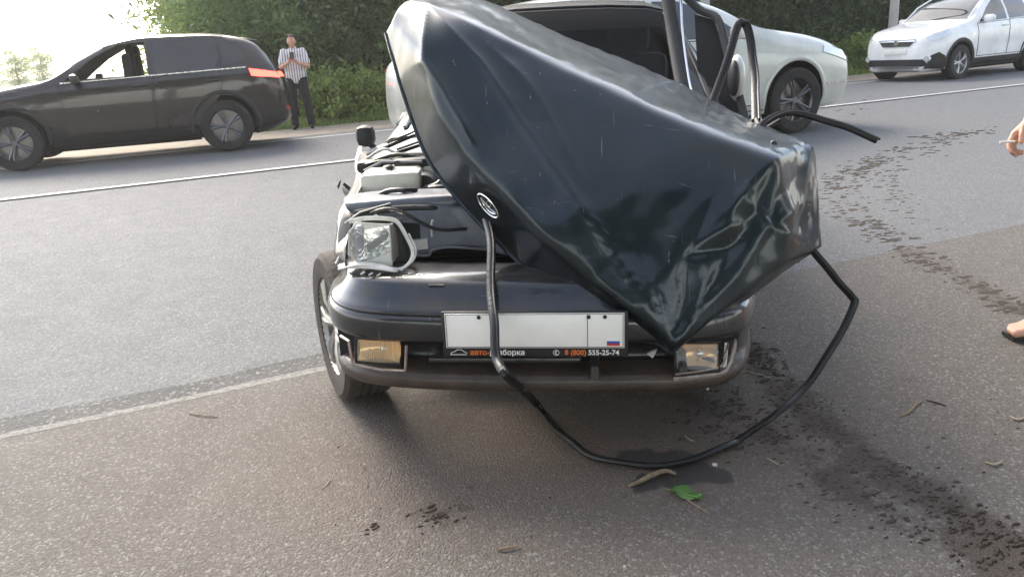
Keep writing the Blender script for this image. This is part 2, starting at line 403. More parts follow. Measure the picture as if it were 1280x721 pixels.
def patch(name, bvh, poly, axis, m, parent, off=.004, sign=1, grid=.06, thick=.006, box=None):
    """a panel that follows the shell: poly in the plane facing `axis`; 'y': (x,z), 'x': (y,z), 'z': (x,y)"""
    bm = bmesh.new(); bm.faces.new([bm.verts.new((p[0], p[1], 0)) for p in poly])
    xs = [p[0] for p in poly]; ys = [p[1] for p in poly]
    for lo, hi, nr in ((min(xs), max(xs), (1, 0, 0)), (min(ys), max(ys), (0, 1, 0))):
        k = max(1, int((hi - lo) / grid))
        for i in range(1, k):
            q = lo + (hi - lo) * i / k
            bmesh.ops.bisect_plane(bm, geom=bm.verts[:] + bm.edges[:] + bm.faces[:], plane_co=(q * nr[0], q * nr[1], 0), plane_no=nr)
    V = []; ok = True; last = None
    for v in bm.verts:
        a, b = v.co.x, v.co.y
        if axis == 'y': o = Vector((a, 3 * sign, b)); d = Vector((0, -sign, 0))
        elif axis == 'x': o = Vector((sign * 9, a, b)); d = Vector((-sign, 0, 0))
        else: o = Vector((a, b, 5)); d = Vector((0, 0, -1))
        h = bvh.ray_cast(o, d)
        if h[0] is None:
            h = bvh.find_nearest(o + d * (3 if axis != 'x' else 9))[:2]
        n = h[1]; n = n if n.dot(d) < 0 else -n
        V.append((h[0] + n * off, h[0] + n * (off - thick)))
    top = [v[0] for v in V]; bot = [v[1] for v in V]; n = len(V); Fs = []
    bm.verts.index_update(); flip = (axis == 'y' and sign > 0) or (axis == 'x' and sign < 0)
    for f in bm.faces:
        q = [v.index for v in f.verts]; q = q[::-1] if flip else q; Fs.append(q)
    for e in bm.edges:
        if len(e.link_faces) == 1:
            a, b = e.verts[0].index, e.verts[1].index; Fs.append((a, b, b + n, a + n))
    bm.free()
    o = mk(name, top + bot, Fs, m, parent, True, 40); return o
def grow(poly, d):
    cx = sum(p[0] for p in poly) / len(poly); cy = sum(p[1] for p in poly) / len(poly)
    return [(p[0] + (d if p[0] > cx else -d), p[1] + (d if p[1] > cy else -d)) for p in poly]
def make_wheel(parent, x, y, r, wdt, m_rim, spokes=5, side=1, steer=0, zc=None, caps=True):
    """tyre with tread shoulders; rim with spokes and disc behind. side = +1 outer face towards +y"""
    zc = r if zc is None else zc; rr = r * .66; hw = wdt / 2
    t = G().lathe([(rr * .96, -hw * .8), (rr, -hw), (rr * 1.08, -hw * 1.04), (r * .92, -hw * 1.06), (r * .985, -hw * .9), (r, -hw * .6), (r, -hw * .42), (r * .97, -hw * .40), (r * .97, -hw * .30), (r, -hw * .28), (r, -hw * .06), (r * .97, -hw * .05), (r * .97, hw * .05), (r, hw * .06), (r, hw * .28), (r * .97, hw * .30), (r * .97, hw * .40), (r, hw * .42), (r, hw * .6), (r * .985, hw * .9), (r * .92, hw * 1.06), (rr * 1.08, hw * 1.04), (rr, hw), (rr * .96, hw * .8)], axis='y', n=48)
    Mx = Matrix.Translation((x, y, zc)) @ Matrix.Rotation(steer, 4, 'Z') @ (Matrix.Scale(1, 4) if side > 0 else Matrix.Rotation(PI, 4, 'Z'))
    wh = t.tf(Mx).ob('wheel', M_tyre, parent, ang=30)
    g = G().lathe([(rr * .93, -hw * .7), (rr * .93, hw * .75), (rr * 1.0, hw * .98), (rr * 1.03, hw * .98), (rr * .98, hw * .6)], axis='y', n=40)
    for k in range(spokes):
        a = 2 * PI * k / spokes
        for da in (-.13, .13):
            p0 = Vector((math.cos(a) * rr * .14, hw * .62, math.sin(a) * rr * .14)); p1 = Vector((math.cos(a + da) * rr * .95, hw * .80, math.sin(a + da) * rr * .95))
            g.tube([p0, (p0 + p1) / 2 + Vector((0, .012, 0)), p1], [rr * .085, rr * .065, rr * .075], n=6, nrm=(0, 1, 0))
    g.lathe([(0, hw * .78), (rr * .14, hw * .78), (rr * .2, hw * .66), (rr * .2, hw * .4)], axis='y', n=20)
    g.tf(Mx).ob('rim', m_rim, wh, ang=30)
    d = G().lathe([(0, hw * .15), (rr * .72, hw * .15), (rr * .72, hw * .05), (rr * .93, hw * .02), (rr * .93, -hw * .1), (0, -hw * .1)], axis='y', n=32)
    d.tf(Mx).ob('brake_disc', M_disc if caps else M_inside, wh)
    return wh
def arch_cut(x, z, r, W, depth=.42):
    g = [];
    for s in (1, -1):
        c = G().lathe([(0, s * (W + .3)), (r, s * (W + .3)), (r, s * (W - depth)), (0, s * (W - depth))], c=(x, 0, z), axis='y', n=40)
        # close the ends
        c2 = G(); n = 36; R2 = [Vector((x + r * math.cos(2 * PI * k / n), s * (W + .3), z + r * math.sin(2 * PI * k / n))) for k in range(n)]
        c2.prism(R2, (0, -s * (.3 + depth), 0)); g.append((c2, 1))
    return g
def trim_arch(name, bvh, x, z, r, wd, m, parent, sgn, a0=-.15, a1=PI + .15):
    g = G(); pts = []; n = 22
    for k in range(n + 1):
        a = a0 + (a1 - a0) * k / n; px, pz = x + (r + wd / 2) * math.cos(a), z + (r + wd / 2) * math.sin(a)
        h = bvh.ray_cast(Vector((px, 3 * sgn, pz)), Vector((0, -sgn, 0))); y = h[0].y if h[0] else sgn * .85
        pts.append(Vector((px, y + sgn * .004, pz)))
    g.tube(pts, wd / 2, 8, flat=.35, nrm=(0, 1, 0)); return g.ob(name, m, parent)
def vehicle(name, loc, head, spec):
    """spec: stations, paint, wheels, windows ... Local +x runs from nose to tail, origin under the front bumper"""
    root = empty(name, loc, head)
    bm = shell(spec['st']); bvh = BVHTree.FromBMesh(bm)
    r = spec['r']; W = spec['W']; cuts = []
    for wx in spec['wx']: cuts += arch_cut(wx, r + .01, r + .06, W)
    for poly in spec.get('through', ()):
        cuts.append((G().prism([(p[0], -1.3, p[1]) for p in poly], (0, 2.6, 0)), 1))
    for g in spec.get('cut', ()): cuts.append(g)
    me = bm_apply_boolean(bm, cuts, [spec['paint'], M_inside])
    body = finish_mesh('body', me, root)
    for wx in spec['wx']:
        for s in (1, -1):
            make_wheel(root, wx, s * (W - .115), r, .225, spec['rim'], spec.get('spokes', 5), s)
    for s in (1, -1):
        for nm, poly, m_, off in spec['side']:
            if nm == 'door': patch('door_gap', bvh, grow(poly, .012), 'y', M_inside, root, off=off - .0045, sign=s, thick=.003)
            patch(nm, bvh, poly, 'y', m_, root, off=off, sign=s)
    for nm, poly, ax, sg, m_, off in spec['ends']:
        patch(nm, bvh, poly, ax, m_, root, off=off, sign=sg)
    return root, bvh, body
def mirror_pod(root, x, y, z, s, m, size=(.10, .17, .13)):
    g = G().box((x, y + s * .09, z), size, bev=.04).tube([(x, y - s * .02, z - .05), (x, y + s * .06, z - .02)], .022, 8)
    return g.ob('wing_mirror', m, root)
def sym(poly): return [(-a, b) for a, b in poly][::-1]

# --- black crossover driving past on the far lane
P_blk = paint('dark_brown_black_paint', (.017, .011, .010), .3, coat=1, rough=.25)
def black_suv():
    st = [(0, .55, .36, .62, .42, .66), (.05, .72, .28, .74, .58, .80), (.22, .84, .23, .86, .70, .93), (.6, .905, .2, .95, .76, 1.03), (1.1, .92, .2, 1.01, .80, 1.10),
          (1.42, .92, .2, 1.04, .82, 1.14), (1.9, .92, .2, 1.06, .74, 1.42), (2.3, .92, .2, 1.07, .68, 1.60), (2.75, .92, .2, 1.08, .66, 1.665), (3.4, .92, .2, 1.10, .65, 1.655),
          (3.9, .91, .2, 1.13, .64, 1.59), (4.15, .895, .23, 1.14, .63, 1.50), (4.33, .87, .28, 1.11, .64, 1.30), (4.46, .83, .33, 1.0, .62, 1.08), (4.55, .66, .40, .86, .5, .92)]
    w1 = [(1.66, 1.11), (2.72, 1.115), (2.72, 1.56), (2.38, 1.54), (2.05, 1.38)]
    w2 = [(2.80, 1.12), (3.58, 1.14), (3.66, 1.30), (3.60, 1.55), (2.80, 1.57)]
    w3 = [(3.70, 1.17), (4.02, 1.24), (3.92, 1.45), (3.70, 1.53)]
    d1 = [(1.62, .42), (2.70, .42), (2.74, 1.085), (1.60, 1.06)]
    d2 = [(2.74, .42), (3.30, .42), (3.42, .62), (3.62, .80), (3.68, 1.12), (2.78, 1.09)]
    clad = [(1.36, .20), (3.26, .20), (3.24, .36), (1.38, .36)]
    belt = [(1.60, 1.078), (4.0, 1.15), (4.0, 1.172), (1.60, 1.10)]
    spec = dict(st=st, paint=P_blk, r=.36, W=.92, wx=(.93, 3.63), rim=M_dalloy, through=[w1],
                side=[('window', w2, M_glass, .004), ('window', w3, M_glass, .004), ('door', d1, P_blk, .007), ('door', d2, P_blk, .007),
                      ('sill_cladding', clad, M_black, .012),
                      ('rear_bumper_cladding', [(4.02, .33), (4.5, .42), (4.5, .55), (4.06, .50)], M_black, .008)],
                ends=[('windscreen', [(1.55, -.66), (2.25, -.52), (2.25, .52), (1.55, .66)], 'z', 1, M_glass, .006),
                      ('grille', [(-.4, .5), (.4, .5), (.46, .72), (-.46, .72)], 'x', -1, M_black, .01),
                      ('rear_window', [(-.52, 1.22), (.52, 1.22), (.46, 1.5), (-.46, 1.5)], 'x', 1, M_glass, .006),
                      ('number_plate', [(-.26, .80), (.26, .80), (.26, .91), (-.26, .91)], 'x', 1, M_platewh, .012)])
    # placed so that the front and rear wheels stand on the far lane
    F0 = Vector((-6.51, 10.95, 0)); R0 = Vector((-3.84, 11.75, 0)); d = (R0 - F0).normalized()
    fr = F0 - d * .93 + Vector((-d.y, d.x, 0)) * .80
    root, bvh, body = vehicle('passing_suv', (fr.x, fr.y, -.015), math.atan2(d.y, d.x), spec)
    for s in (1, -1):
        P_ = [bvh.ray_cast(Vector((x, 3 * s, 1.085 + .024 * (x - 1.6))), Vector((0, -s, 0)))[0] for x in np.linspace(1.62, 4.0, 16)]
        G().tube([p + Vector((0, s * .004, 0)) for p in P_], .012, 6, flat=.8).ob('window_trim', M_chrome, root)
        patch('tail_light', bvh, [(4.06, 1.02), (4.44, .97), (4.40, 1.05), (4.04, 1.12)], 'y', M_redlit, root, off=.012, sign=s)
        patch('tail_light', bvh, [(s * .50, .98), (s * .82, .98), (s * .80, 1.05), (s * .50, 1.04)], 'x', M_redlit, root, off=.012, sign=1)
        patch('reflector', bvh, [(s * .45, .52), (s * .78, .52), (s * .78, .57), (s * .45, .57)], 'x', M_red, root, off=.01, sign=1)
        patch('headlight', bvh, [(.10, .70), (.48, .82), (.46, .89), (.08, .77)], 'y', M_clear, root, off=.008, sign=s)
        mirror_pod(root, 1.82, s * .90, 1.13, s, P_blk)
        trim_arch('wheel_arch', bvh, .93, .37, .42, .07, M_black, root, s); trim_arch('wheel_arch', bvh, 3.63, .37, .42, .07, M_black, root, s)
        for hx in (2.50, 3.45): G().tube([(hx, s * .935, .99), (hx + .18, s * .945, .995)], .016, 8).ob('door_handle', P_blk, root)
    for y in (-.38, .38):
        G().box((2.45, y, 1.15), (.14, .44, .55), bev=.05).box((2.48, y, 1.46), (.09, .24, .17), bev=.04).ob('seat', M_inside, root)
    G().box((4.10, 0, 1.515), (.26, .98, .03), rot=Matrix.Rotation(rad(12), 3, 'Y'), bev=.012).ob('roof_spoiler', P_blk, root)
    tag(root, 'black crossover car driving left on the far lane with its tail light lit', 'car', None)
    return root
black_suv()

# --- white crossover at the upper right
P_wht = paint('white_paint', (.86, .87, .88), .0, coat=1, rough=.35)
def white_suv():
    st = [(0, .45, .30, .62, .36, .70), (.04, .62, .24, .74, .52, .84), (.18, .78, .20, .86, .64, .96), (.45, .865, .2, .93, .74, 1.04), (.9, .885, .2, .98, .78, 1.11),
          (1.15, .89, .2, 1.01, .80, 1.15), (1.6, .89, .2, 1.04, .72, 1.42), (2.0, .89, .2, 1.06, .65, 1.59), (2.4, .89, .2, 1.08, .63, 1.65), (3.1, .89, .2, 1.1, .62, 1.64),
          (3.7, .88, .2, 1.12, .61, 1.57), (3.95, .86, .25, 1.1, .61, 1.42), (4.15, .82, .32, 1.0, .6, 1.15), (4.28, .66, .40, .8, .5, .9)]
    w1 = [(1.42, 1.09), (2.40, 1.12), (2.40, 1.54), (2.10, 1.52), (1.80, 1.36)]
    w2 = [(2.48, 1.125), (3.22, 1.15), (3.20, 1.53), (2.48, 1.55)]
    w3 = [(3.30, 1.17), (3.62, 1.28), (3.50, 1.46), (3.30, 1.51)]
    spec = dict(st=st, paint=P_wht, r=.34, W=.89, wx=(.84, 3.40), rim=M_alloy,
                side=[('window', w1, M_glass, .004), ('window', w2, M_glass, .004), ('window', w3, M_glass, .004),
                      ('door', [(1.38, .44), (2.40, .44), (2.44, 1.09), (1.36, 1.06)], P_wht, .007), ('door', [(2.44, .44), (3.02, .44), (3.2, .75), (3.26, 1.12), (2.48, 1.10)], P_wht, .007),
                      ('sill_cladding', [(1.22, .20), (3.02, .20), (3.0, .40), (1.24, .40)], M_black, .014),
                      ('rear_bumper_cladding', [(3.8, .28), (4.22, .42), (4.2, .60), (3.86, .52)], M_black, .008)],
                ends=[('windscreen', [(1.22, -.70), (2.0, -.54), (2.0, .54), (1.22, .70)], 'z', 1, M_glass, .006),
                      ('rear_window', [(-.5, 1.18), (.5, 1.18), (.42, 1.45), (-.42, 1.45)], 'x', 1, M_glass, .006)])
    Fw = Vector((9.22, 16.67, 0)); Ff = Vector((8.50, 17.95, 0)); n = (Ff - Fw).normalized(); d = Vector((n.y, -n.x, 0))
    hd = math.atan2(d.y, d.x); fr = (Fw + Ff) / 2 - d * .84
    root, bvh, body = vehicle('white_suv', (fr.x, fr.y, -.03), hd, spec)
    patch('grille', bvh, [(-.30, .70), (.30, .70), (.42, .83), (-.42, .83)], 'x', M_black, root, off=.012, sign=-1)
    patch('grille_bar', bvh, [(-.40, .79), (.40, .79), (.41, .815), (-.41, .815)], 'x', M_chrome, root, off=.02, sign=-1)
    patch('lower_grille', bvh, [(-.70, .31), (.70, .31), (.60, .45), (-.60, .45)], 'x', M_black, root, off=.012, sign=-1)
    patch('skid_plate', bvh, [(-.50, .22), (.50, .22), (.52, .32), (-.52, .32)], 'x', M_alloy, root, off=.022, sign=-1)
    G().lathe([(0, -.022), (.05, -.022), (.05, 0), (0, 0)], c=(.02, 0, .775), axis='x', n=20).ob('round_emblem', M_chrome, root)
    for s in (1, -1):
        patch('headlight', bvh, [(.08, .78), (.52, .92), (.50, 1.0), (.20, .93), (.08, .86)], 'y', M_clear, root, off=.01, sign=s)
        patch('bumper_cladding', bvh, [(.06, .27), (.44, .24), (.44, .36), (.36, .50), (.22, .58), (.10, .52)], 'y', M_black, root, off=.012, sign=s)
        h = bvh.ray_cast(Vector((-5, s * .66, .46)), Vector((1, 0, 0)))[0]
        G().lathe([(0, -.03), (.055, -.03), (.065, 0), (.065, .03)], c=h, axis='x', n=18).ob('fog_light', M_clear, root)
        patch('indicator', bvh, [(1.12, .84), (1.24, .85), (1.24, .88), (1.12, .87)], 'y', M_chrome, root, off=.012, sign=s)
        mirror_pod(root, 1.58, s * .86, 1.15, s, P_wht, (.12, .2, .15))
        trim_arch('wheel_arch', bvh, .84, .35, .40, .07, M_black, root, s); trim_arch('wheel_arch', bvh, 3.40, .35, .40, .07, M_black, root, s)
        for hx in (2.18, 3.0): G().tube([(hx, s * .90, 1.0), (hx + .17, s * .91, 1.005)], .016, 8).ob('door_handle', P_wht, root)
        G().tube([(1.25, s * .70, 1.17), (1.6, s * .66, 1.44), (1.95, s * .585, 1.60)], .02, 6).ob('windscreen_pillar', P_wht, root)
    G().box((.0, 0, .60), (.03, .5, .11), bev=.005).ob('number_plate', M_platewh, root)
    tag(root, 'white crossover with black lower cladding driving at the upper right', 'car')
white_suv()

# --- pale silver car passing right behind the wreck
P_slv = paint('pale_silver_paint', (.60, .62, .58), .2, coat=1, rough=.35)
def silver_car():
    st = [(0, .50, .34, .60, .40, .64), (.05, .70, .28, .70, .55, .78), (.25, .83, .24, .84, .66, .93), (.7, .90, .22, .95, .74, 1.06), (1.2, .92, .2, 1.0, .80, 1.14),
          (1.42, .92, .2, 1.02, .82, 1.18), (1.95, .92, .2, 1.04, .70, 1.44), (2.35, .92, .2, 1.04, .64, 1.56), (2.8, .92, .2, 1.05, .63, 1.60), (3.7, .92, .2, 1.05, .62, 1.58), (4.2, .91, .2, 1.06, .60, 1.50),
          (4.65, .90, .22, 1.06, .66, 1.28), (5.05, .86, .28, 1.04, .70, 1.12), (5.20, .80, .34, .98, .62, 1.04), (5.28, .6, .42, .8, .45, .88)]
    w1 = [(1.70, 1.07), (2.72, 1.09), (2.72, 1.48), (2.40, 1.47), (2.1, 1.37)]; w2 = [(2.8, 1.09), (3.9, 1.09), (4.1, 1.2), (3.85, 1.43), (2.8, 1.49)]
    spec = dict(st=st, paint=P_slv, r=.36, W=.92, wx=(1.0, 4.15), rim=M_dalloy,
                side=[('window', w1, M_glass, .004), ('window', w2, M_glass, .004), ('door', [(1.62, .36), (2.72, .36), (2.76, 1.06), (1.60, 1.05)], P_slv, .007), ('door', [(2.76, .36), (3.35, .36), (3.6, .8), (3.7, 1.06), (2.8, 1.06)], P_slv, .007),
                      ('sill_cladding', [(1.44, .2), (3.4, .2), (3.4, .3), (1.44, .3)], M_black, .01),
                      ('headlight', [(.10, .72), (.62, .86), (.58, .93), (.12, .82)], M_clear, .012)],
                ends=[('windscreen', [(1.52, -.68), (2.3, -.52), (2.3, .52), (1.52, .68)], 'z', 1, M_glass, .006),
                      ('rear_window', [(4.15, -.52), (4.62, -.58), (4.62, .58), (4.15, .52)], 'z', 1, M_glass, .006),
                      ('grille', [(-.45, .5), (.45, .5), (.5, .70), (-.5, .70)], 'x', -1, M_black, .01)])
    d = -RD; Wp = Vector((3.42, 9.62, 0)); fr = Wp - d * 1.045 + RN * .85
    root, bvh, body = vehicle('silver_car', (fr.x, fr.y, 0), math.atan2(d.y, d.x), spec)
    for s in (1, -1):
        mirror_pod(root, 1.9, s * .90, 1.12, s, P_slv); trim_arch('wheel_arch', bvh, 1.0, .37, .42, .05, P_slv, root, s)
        patch('bumper_strip', bvh, [(.08, .50), (.55, .50), (.55, .53), (.08, .53)], 'y', M_chrome, root, off=.01, sign=s)
        patch('tail_light', bvh, [(4.95, .86), (5.2, .86), (5.2, .98), (4.9, .98)], 'y', M_red, root, off=.01, sign=s)
    root.scale = (1.045, 1.045, 1.045); tag(root, 'pale silver car passing right behind the wrecked car', 'car')
silver_car()

# ------------------------------------------------------------------ the wrecked car
P_wr = paint('dark_teal_paint', (.012, .021, .027), .65, dust=.05, coat=.6, rough=.29)
P_wr.node_tree.nodes['Principled BSDF'].inputs['Coat Roughness'].default_value = .10
def scratches(m):
    nt = m.node_tree; N = nt.nodes; L = nt.links; out = N['Material Output']; src = out.inputs[0].links[0].from_socket
    tc = N.new('ShaderNodeTexCoord'); tot = None
    for rot, sc in (((.4, .5, .3), (90, 5, 5)), ((1.2, .2, 1.9), (5, 120, 6)), ((.1, 1.0, .9), (60, 60, 4))):
        mp = N.new('ShaderNodeMapping'); mp.inputs['Rotation'].default_value = rot; mp.inputs['Scale'].default_value = sc; L.new(tc.outputs['Object'], mp.inputs[0])
        n = N.new('ShaderNodeTexNoise'); n.inputs['Scale'].default_value = 1; n.inputs['Detail'].default_value = 2; L.new(mp.outputs[0], n.inputs[0])
        r = N.new('ShaderNodeMapRange'); r.inputs[1].default_value = .72; r.inputs[2].default_value = .78; r.inputs[4].default_value = .32; L.new(n.outputs[0], r.inputs[0])
        if tot is None: tot = r.outputs[0]
        else:
            a = N.new('ShaderNodeMath'); a.operation = 'MAXIMUM'; L.new(tot, a.inputs[0]); L.new(r.outputs[0], a.inputs[1]); tot = a.outputs[0]
    d = N.new('ShaderNodeBsdfDiffuse'); d.inputs[0].default_value = (.30, .32, .33, 1); ms = N.new('ShaderNodeMixShader')
    L.new(tot, ms.inputs[0]); L.new(src, ms.inputs[1]); L.new(d.outputs[0], ms.inputs[2]); L.new(ms.outputs[0], out.inputs[0])
scratches(P_wr)
P_wr2 = paint('dusty_dark_paint', (.018, .019, .023), .2, dust=.40, coat=.7, rough=.38); scratches(P_wr2)
P_bmp = paint('bumper_paint', (.010, .012, .016), .3, dust=.22, coat=1, rough=.26); scratches(P_bmp)
M_low = mat('dusty_warm_plastic', (.052, .036, .027), .55, 0, .25, var=.45, vscale=9, bump=.25, bscale=60)  # dusty plastic whose brown also carries the ground's warm reflection
M_bare = mat('dusty_inner_panel', (.13, .14, .165), .42, .2, .3, var=.5, vscale=7, rvar=.3, bump=.2, bscale=30)
M_rub = mat('seal_rubber', (.012, .012, .013), .42, var=.3, vscale=25, bump=.2, bscale=120)
M_cream = mat('reservoir_plastic', (.74, .71, .60), .45, 0, .2, var=.15, vscale=10)
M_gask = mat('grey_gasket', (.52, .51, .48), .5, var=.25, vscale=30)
M_refl = mat('lamp_reflector', (.80, .80, .76), .12, 1, bump=.35, bscale=25)
M_amber = mat('warm_glow_reflector', (.98, .66, .32), .2, .7, bump=.3, bscale=40)  # amber base colour puts the fog lamps' warm glow into the reflector
M_thin = mat('thin_lens', (.9, .92, .92), .03, 0, 1, alpha=.22)
M_primer = mat('wheel_dusty_rubber', (.060, .048, .040), .85, var=.35, vscale=18, bump=.4, bscale=60)
YAW = rad(7)
WO = Vector((.05, 2.17, 0))
wroot = empty('wrecked_car', WO, PI / 2 - YAW)
wroot.rotation_euler = (rad(1.2), 0, PI / 2 - YAW)
wroot['label'] = 'dark wrecked sedan with crumpled raised bonnet and smashed front end'; wroot['category'] = 'car'
WM = Matrix.Translation(WO) @ wroot.rotation_euler.to_matrix().to_4x4(); WINV[wroot.name] = WM.inverted()
def wl(p): return WINV[wroot.name] @ Vector(p)
def wpx(x, y, Y): return wl(at(x, y, Y))

def wreck_body():
    st = [(.52, .74, .30, .60, .66, .64), (.62, .80, .24, .70, .70, .76), (.9, .825, .19, .80, .72, .86), (1.2, .835, .18, .74, .74, .79), (1.5, .84, .18, .77, .76, .83),
          (1.9, .84, .18, .85, .67, 1.12), (2.25, .84, .18, .93, .57, 1.37), (2.8, .84, .18, .94, .55, 1.42), (3.3, .84, .18, .95, .54, 1.38), (3.62, .835, .18, .96, .57, 1.22),
          (3.85, .83, .2, .96, .64, 1.06), (4.12, .81, .24, .94, .64, 1.01), (4.22, .76, .3, .88, .55, .93)]
    bm = shell(st); bvh = BVHTree.FromBMesh(bm)
    cuts = arch_cut(.80, .30, .345, .84, .25) + arch_cut(3.29, .30, .335, .84, .25)
    cuts.append((G().box((.93, 0, .80), (1.02, 1.30, .92)), 1))
    trap = lambda x, w0, w1, z0, z1: [(x, -w0, z0), (x, w0, z0), (x, w1, z1), (x, -w1, z1)]
    cuts.append((G().box((2.55, 0, .65), (1.5, 1.52, .56)), 1))
    cuts.append((G().add([(1.95, -.72, .92), (1.95, .72, .92), (1.95, .60, 1.12), (1.95, -.60, 1.12), (3.45, -.72, .92), (3.45, .72, .92), (3.25, .48, 1.33), (3.25, -.48, 1.33), (2.35, .50, 1.33), (2.35, -.50, 1.33)],
                        [(0, 1, 2, 3), (3, 2, 8, 9), (9, 8, 6, 7), (7, 6, 5, 4), (0, 4, 5, 1), (1, 5, 6, 8, 2), (0, 3, 9, 7, 4)]), 1))
    cuts.append((G().prism([(1.58, -.655, .80), (2.20, -.51, .80), (2.20, .51, .80), (1.58, .655, .80)], (0, 0, .9)), 1))
    cuts.append((G().prism([(3.42, -.48, 1.02), (3.42, .48, 1.02), (3.74, .52, 1.02), (3.74, -.52, 1.02)], (0, 0, .6)), 1))
    for poly in ([(1.93, .90), (2.66, .975), (2.66, 1.31), (2.38, 1.29)], [(2.75, .985), (3.34, 1.0), (3.42, 1.08), (3.22, 1.28), (2.75, 1.315)]):
        cuts.append((G().prism([(p[0], -1.2, p[1]) for p in poly], (0, 2.4, 0)), 1))
    cuts.append((G().box((.75, .65, .80), (1.42, .80, 1.1)), 1))
    me = bm_apply_boolean(bm, cuts, [P_wr2, M_inside])
    for v in me.vertices:      # crash damage: crumpled wings
        x, y, z = v.co; k = max(0, min(1, (1.45 - x) / .8)); s = 1 if y > 0 else 1.3
        n = noise.noise_vector(Vector((x * 6, y * 3, z * 7))) * .05 * k * s
        if y > 0: continue
        else: n.y += .10 * k; n.z -= .05 * k
        v.co += n
    finish_mesh('body', me, wroot, 30)
    for s in (1, -1):
        patch('door', bvh, [(1.62, .30), (2.68, .30), (2.70, .915), (1.60, .90)], 'y', P_wr2, wroot, off=.006, sign=s)
        patch('door', bvh, [(2.73, .30), (3.05, .34), (3.18, .60), (3.5, .70), (3.5, .93), (2.74, .92)], 'y', P_wr2, wroot, off=.006, sign=s)
        patch('side_moulding', bvh, [(1.2, .50), (3.4, .50), (3.4, .56), (1.2, .56)], 'y', M_black, wroot, off=.014, sign=s)
        patch('tail_light', bvh, [(3.98, .68), (4.2, .68), (4.16, .86), (3.98, .9)], 'y', M_red, wroot, off=.01, sign=s)
    make_wheel(wroot, 3.29, .73, .29, .175, M_alloy, 6, 1); make_wheel(wroot, 3.29, -.73, .29, .175, M_alloy, 6, -1)
    make_wheel(wroot, .80, -.60, .29, .175, M_alloy, 6, -1, steer=rad(0))
    # the visible front wheel: dusty tyre, turned outwards
    k = gz(451, 502, 0) + Vector((-.015, .10, .27)); k = wl(k)
    wh = make_wheel(wroot, k.x, k.y, .27, .17, mat('dull_alloy', (.40, .38, .35), .5, .8, var=.35, vscale=25), 6, 1, steer=rad(30), zc=k.z); wh.data.materials[0] = M_primer
    return bvh
WB = wreck_body()

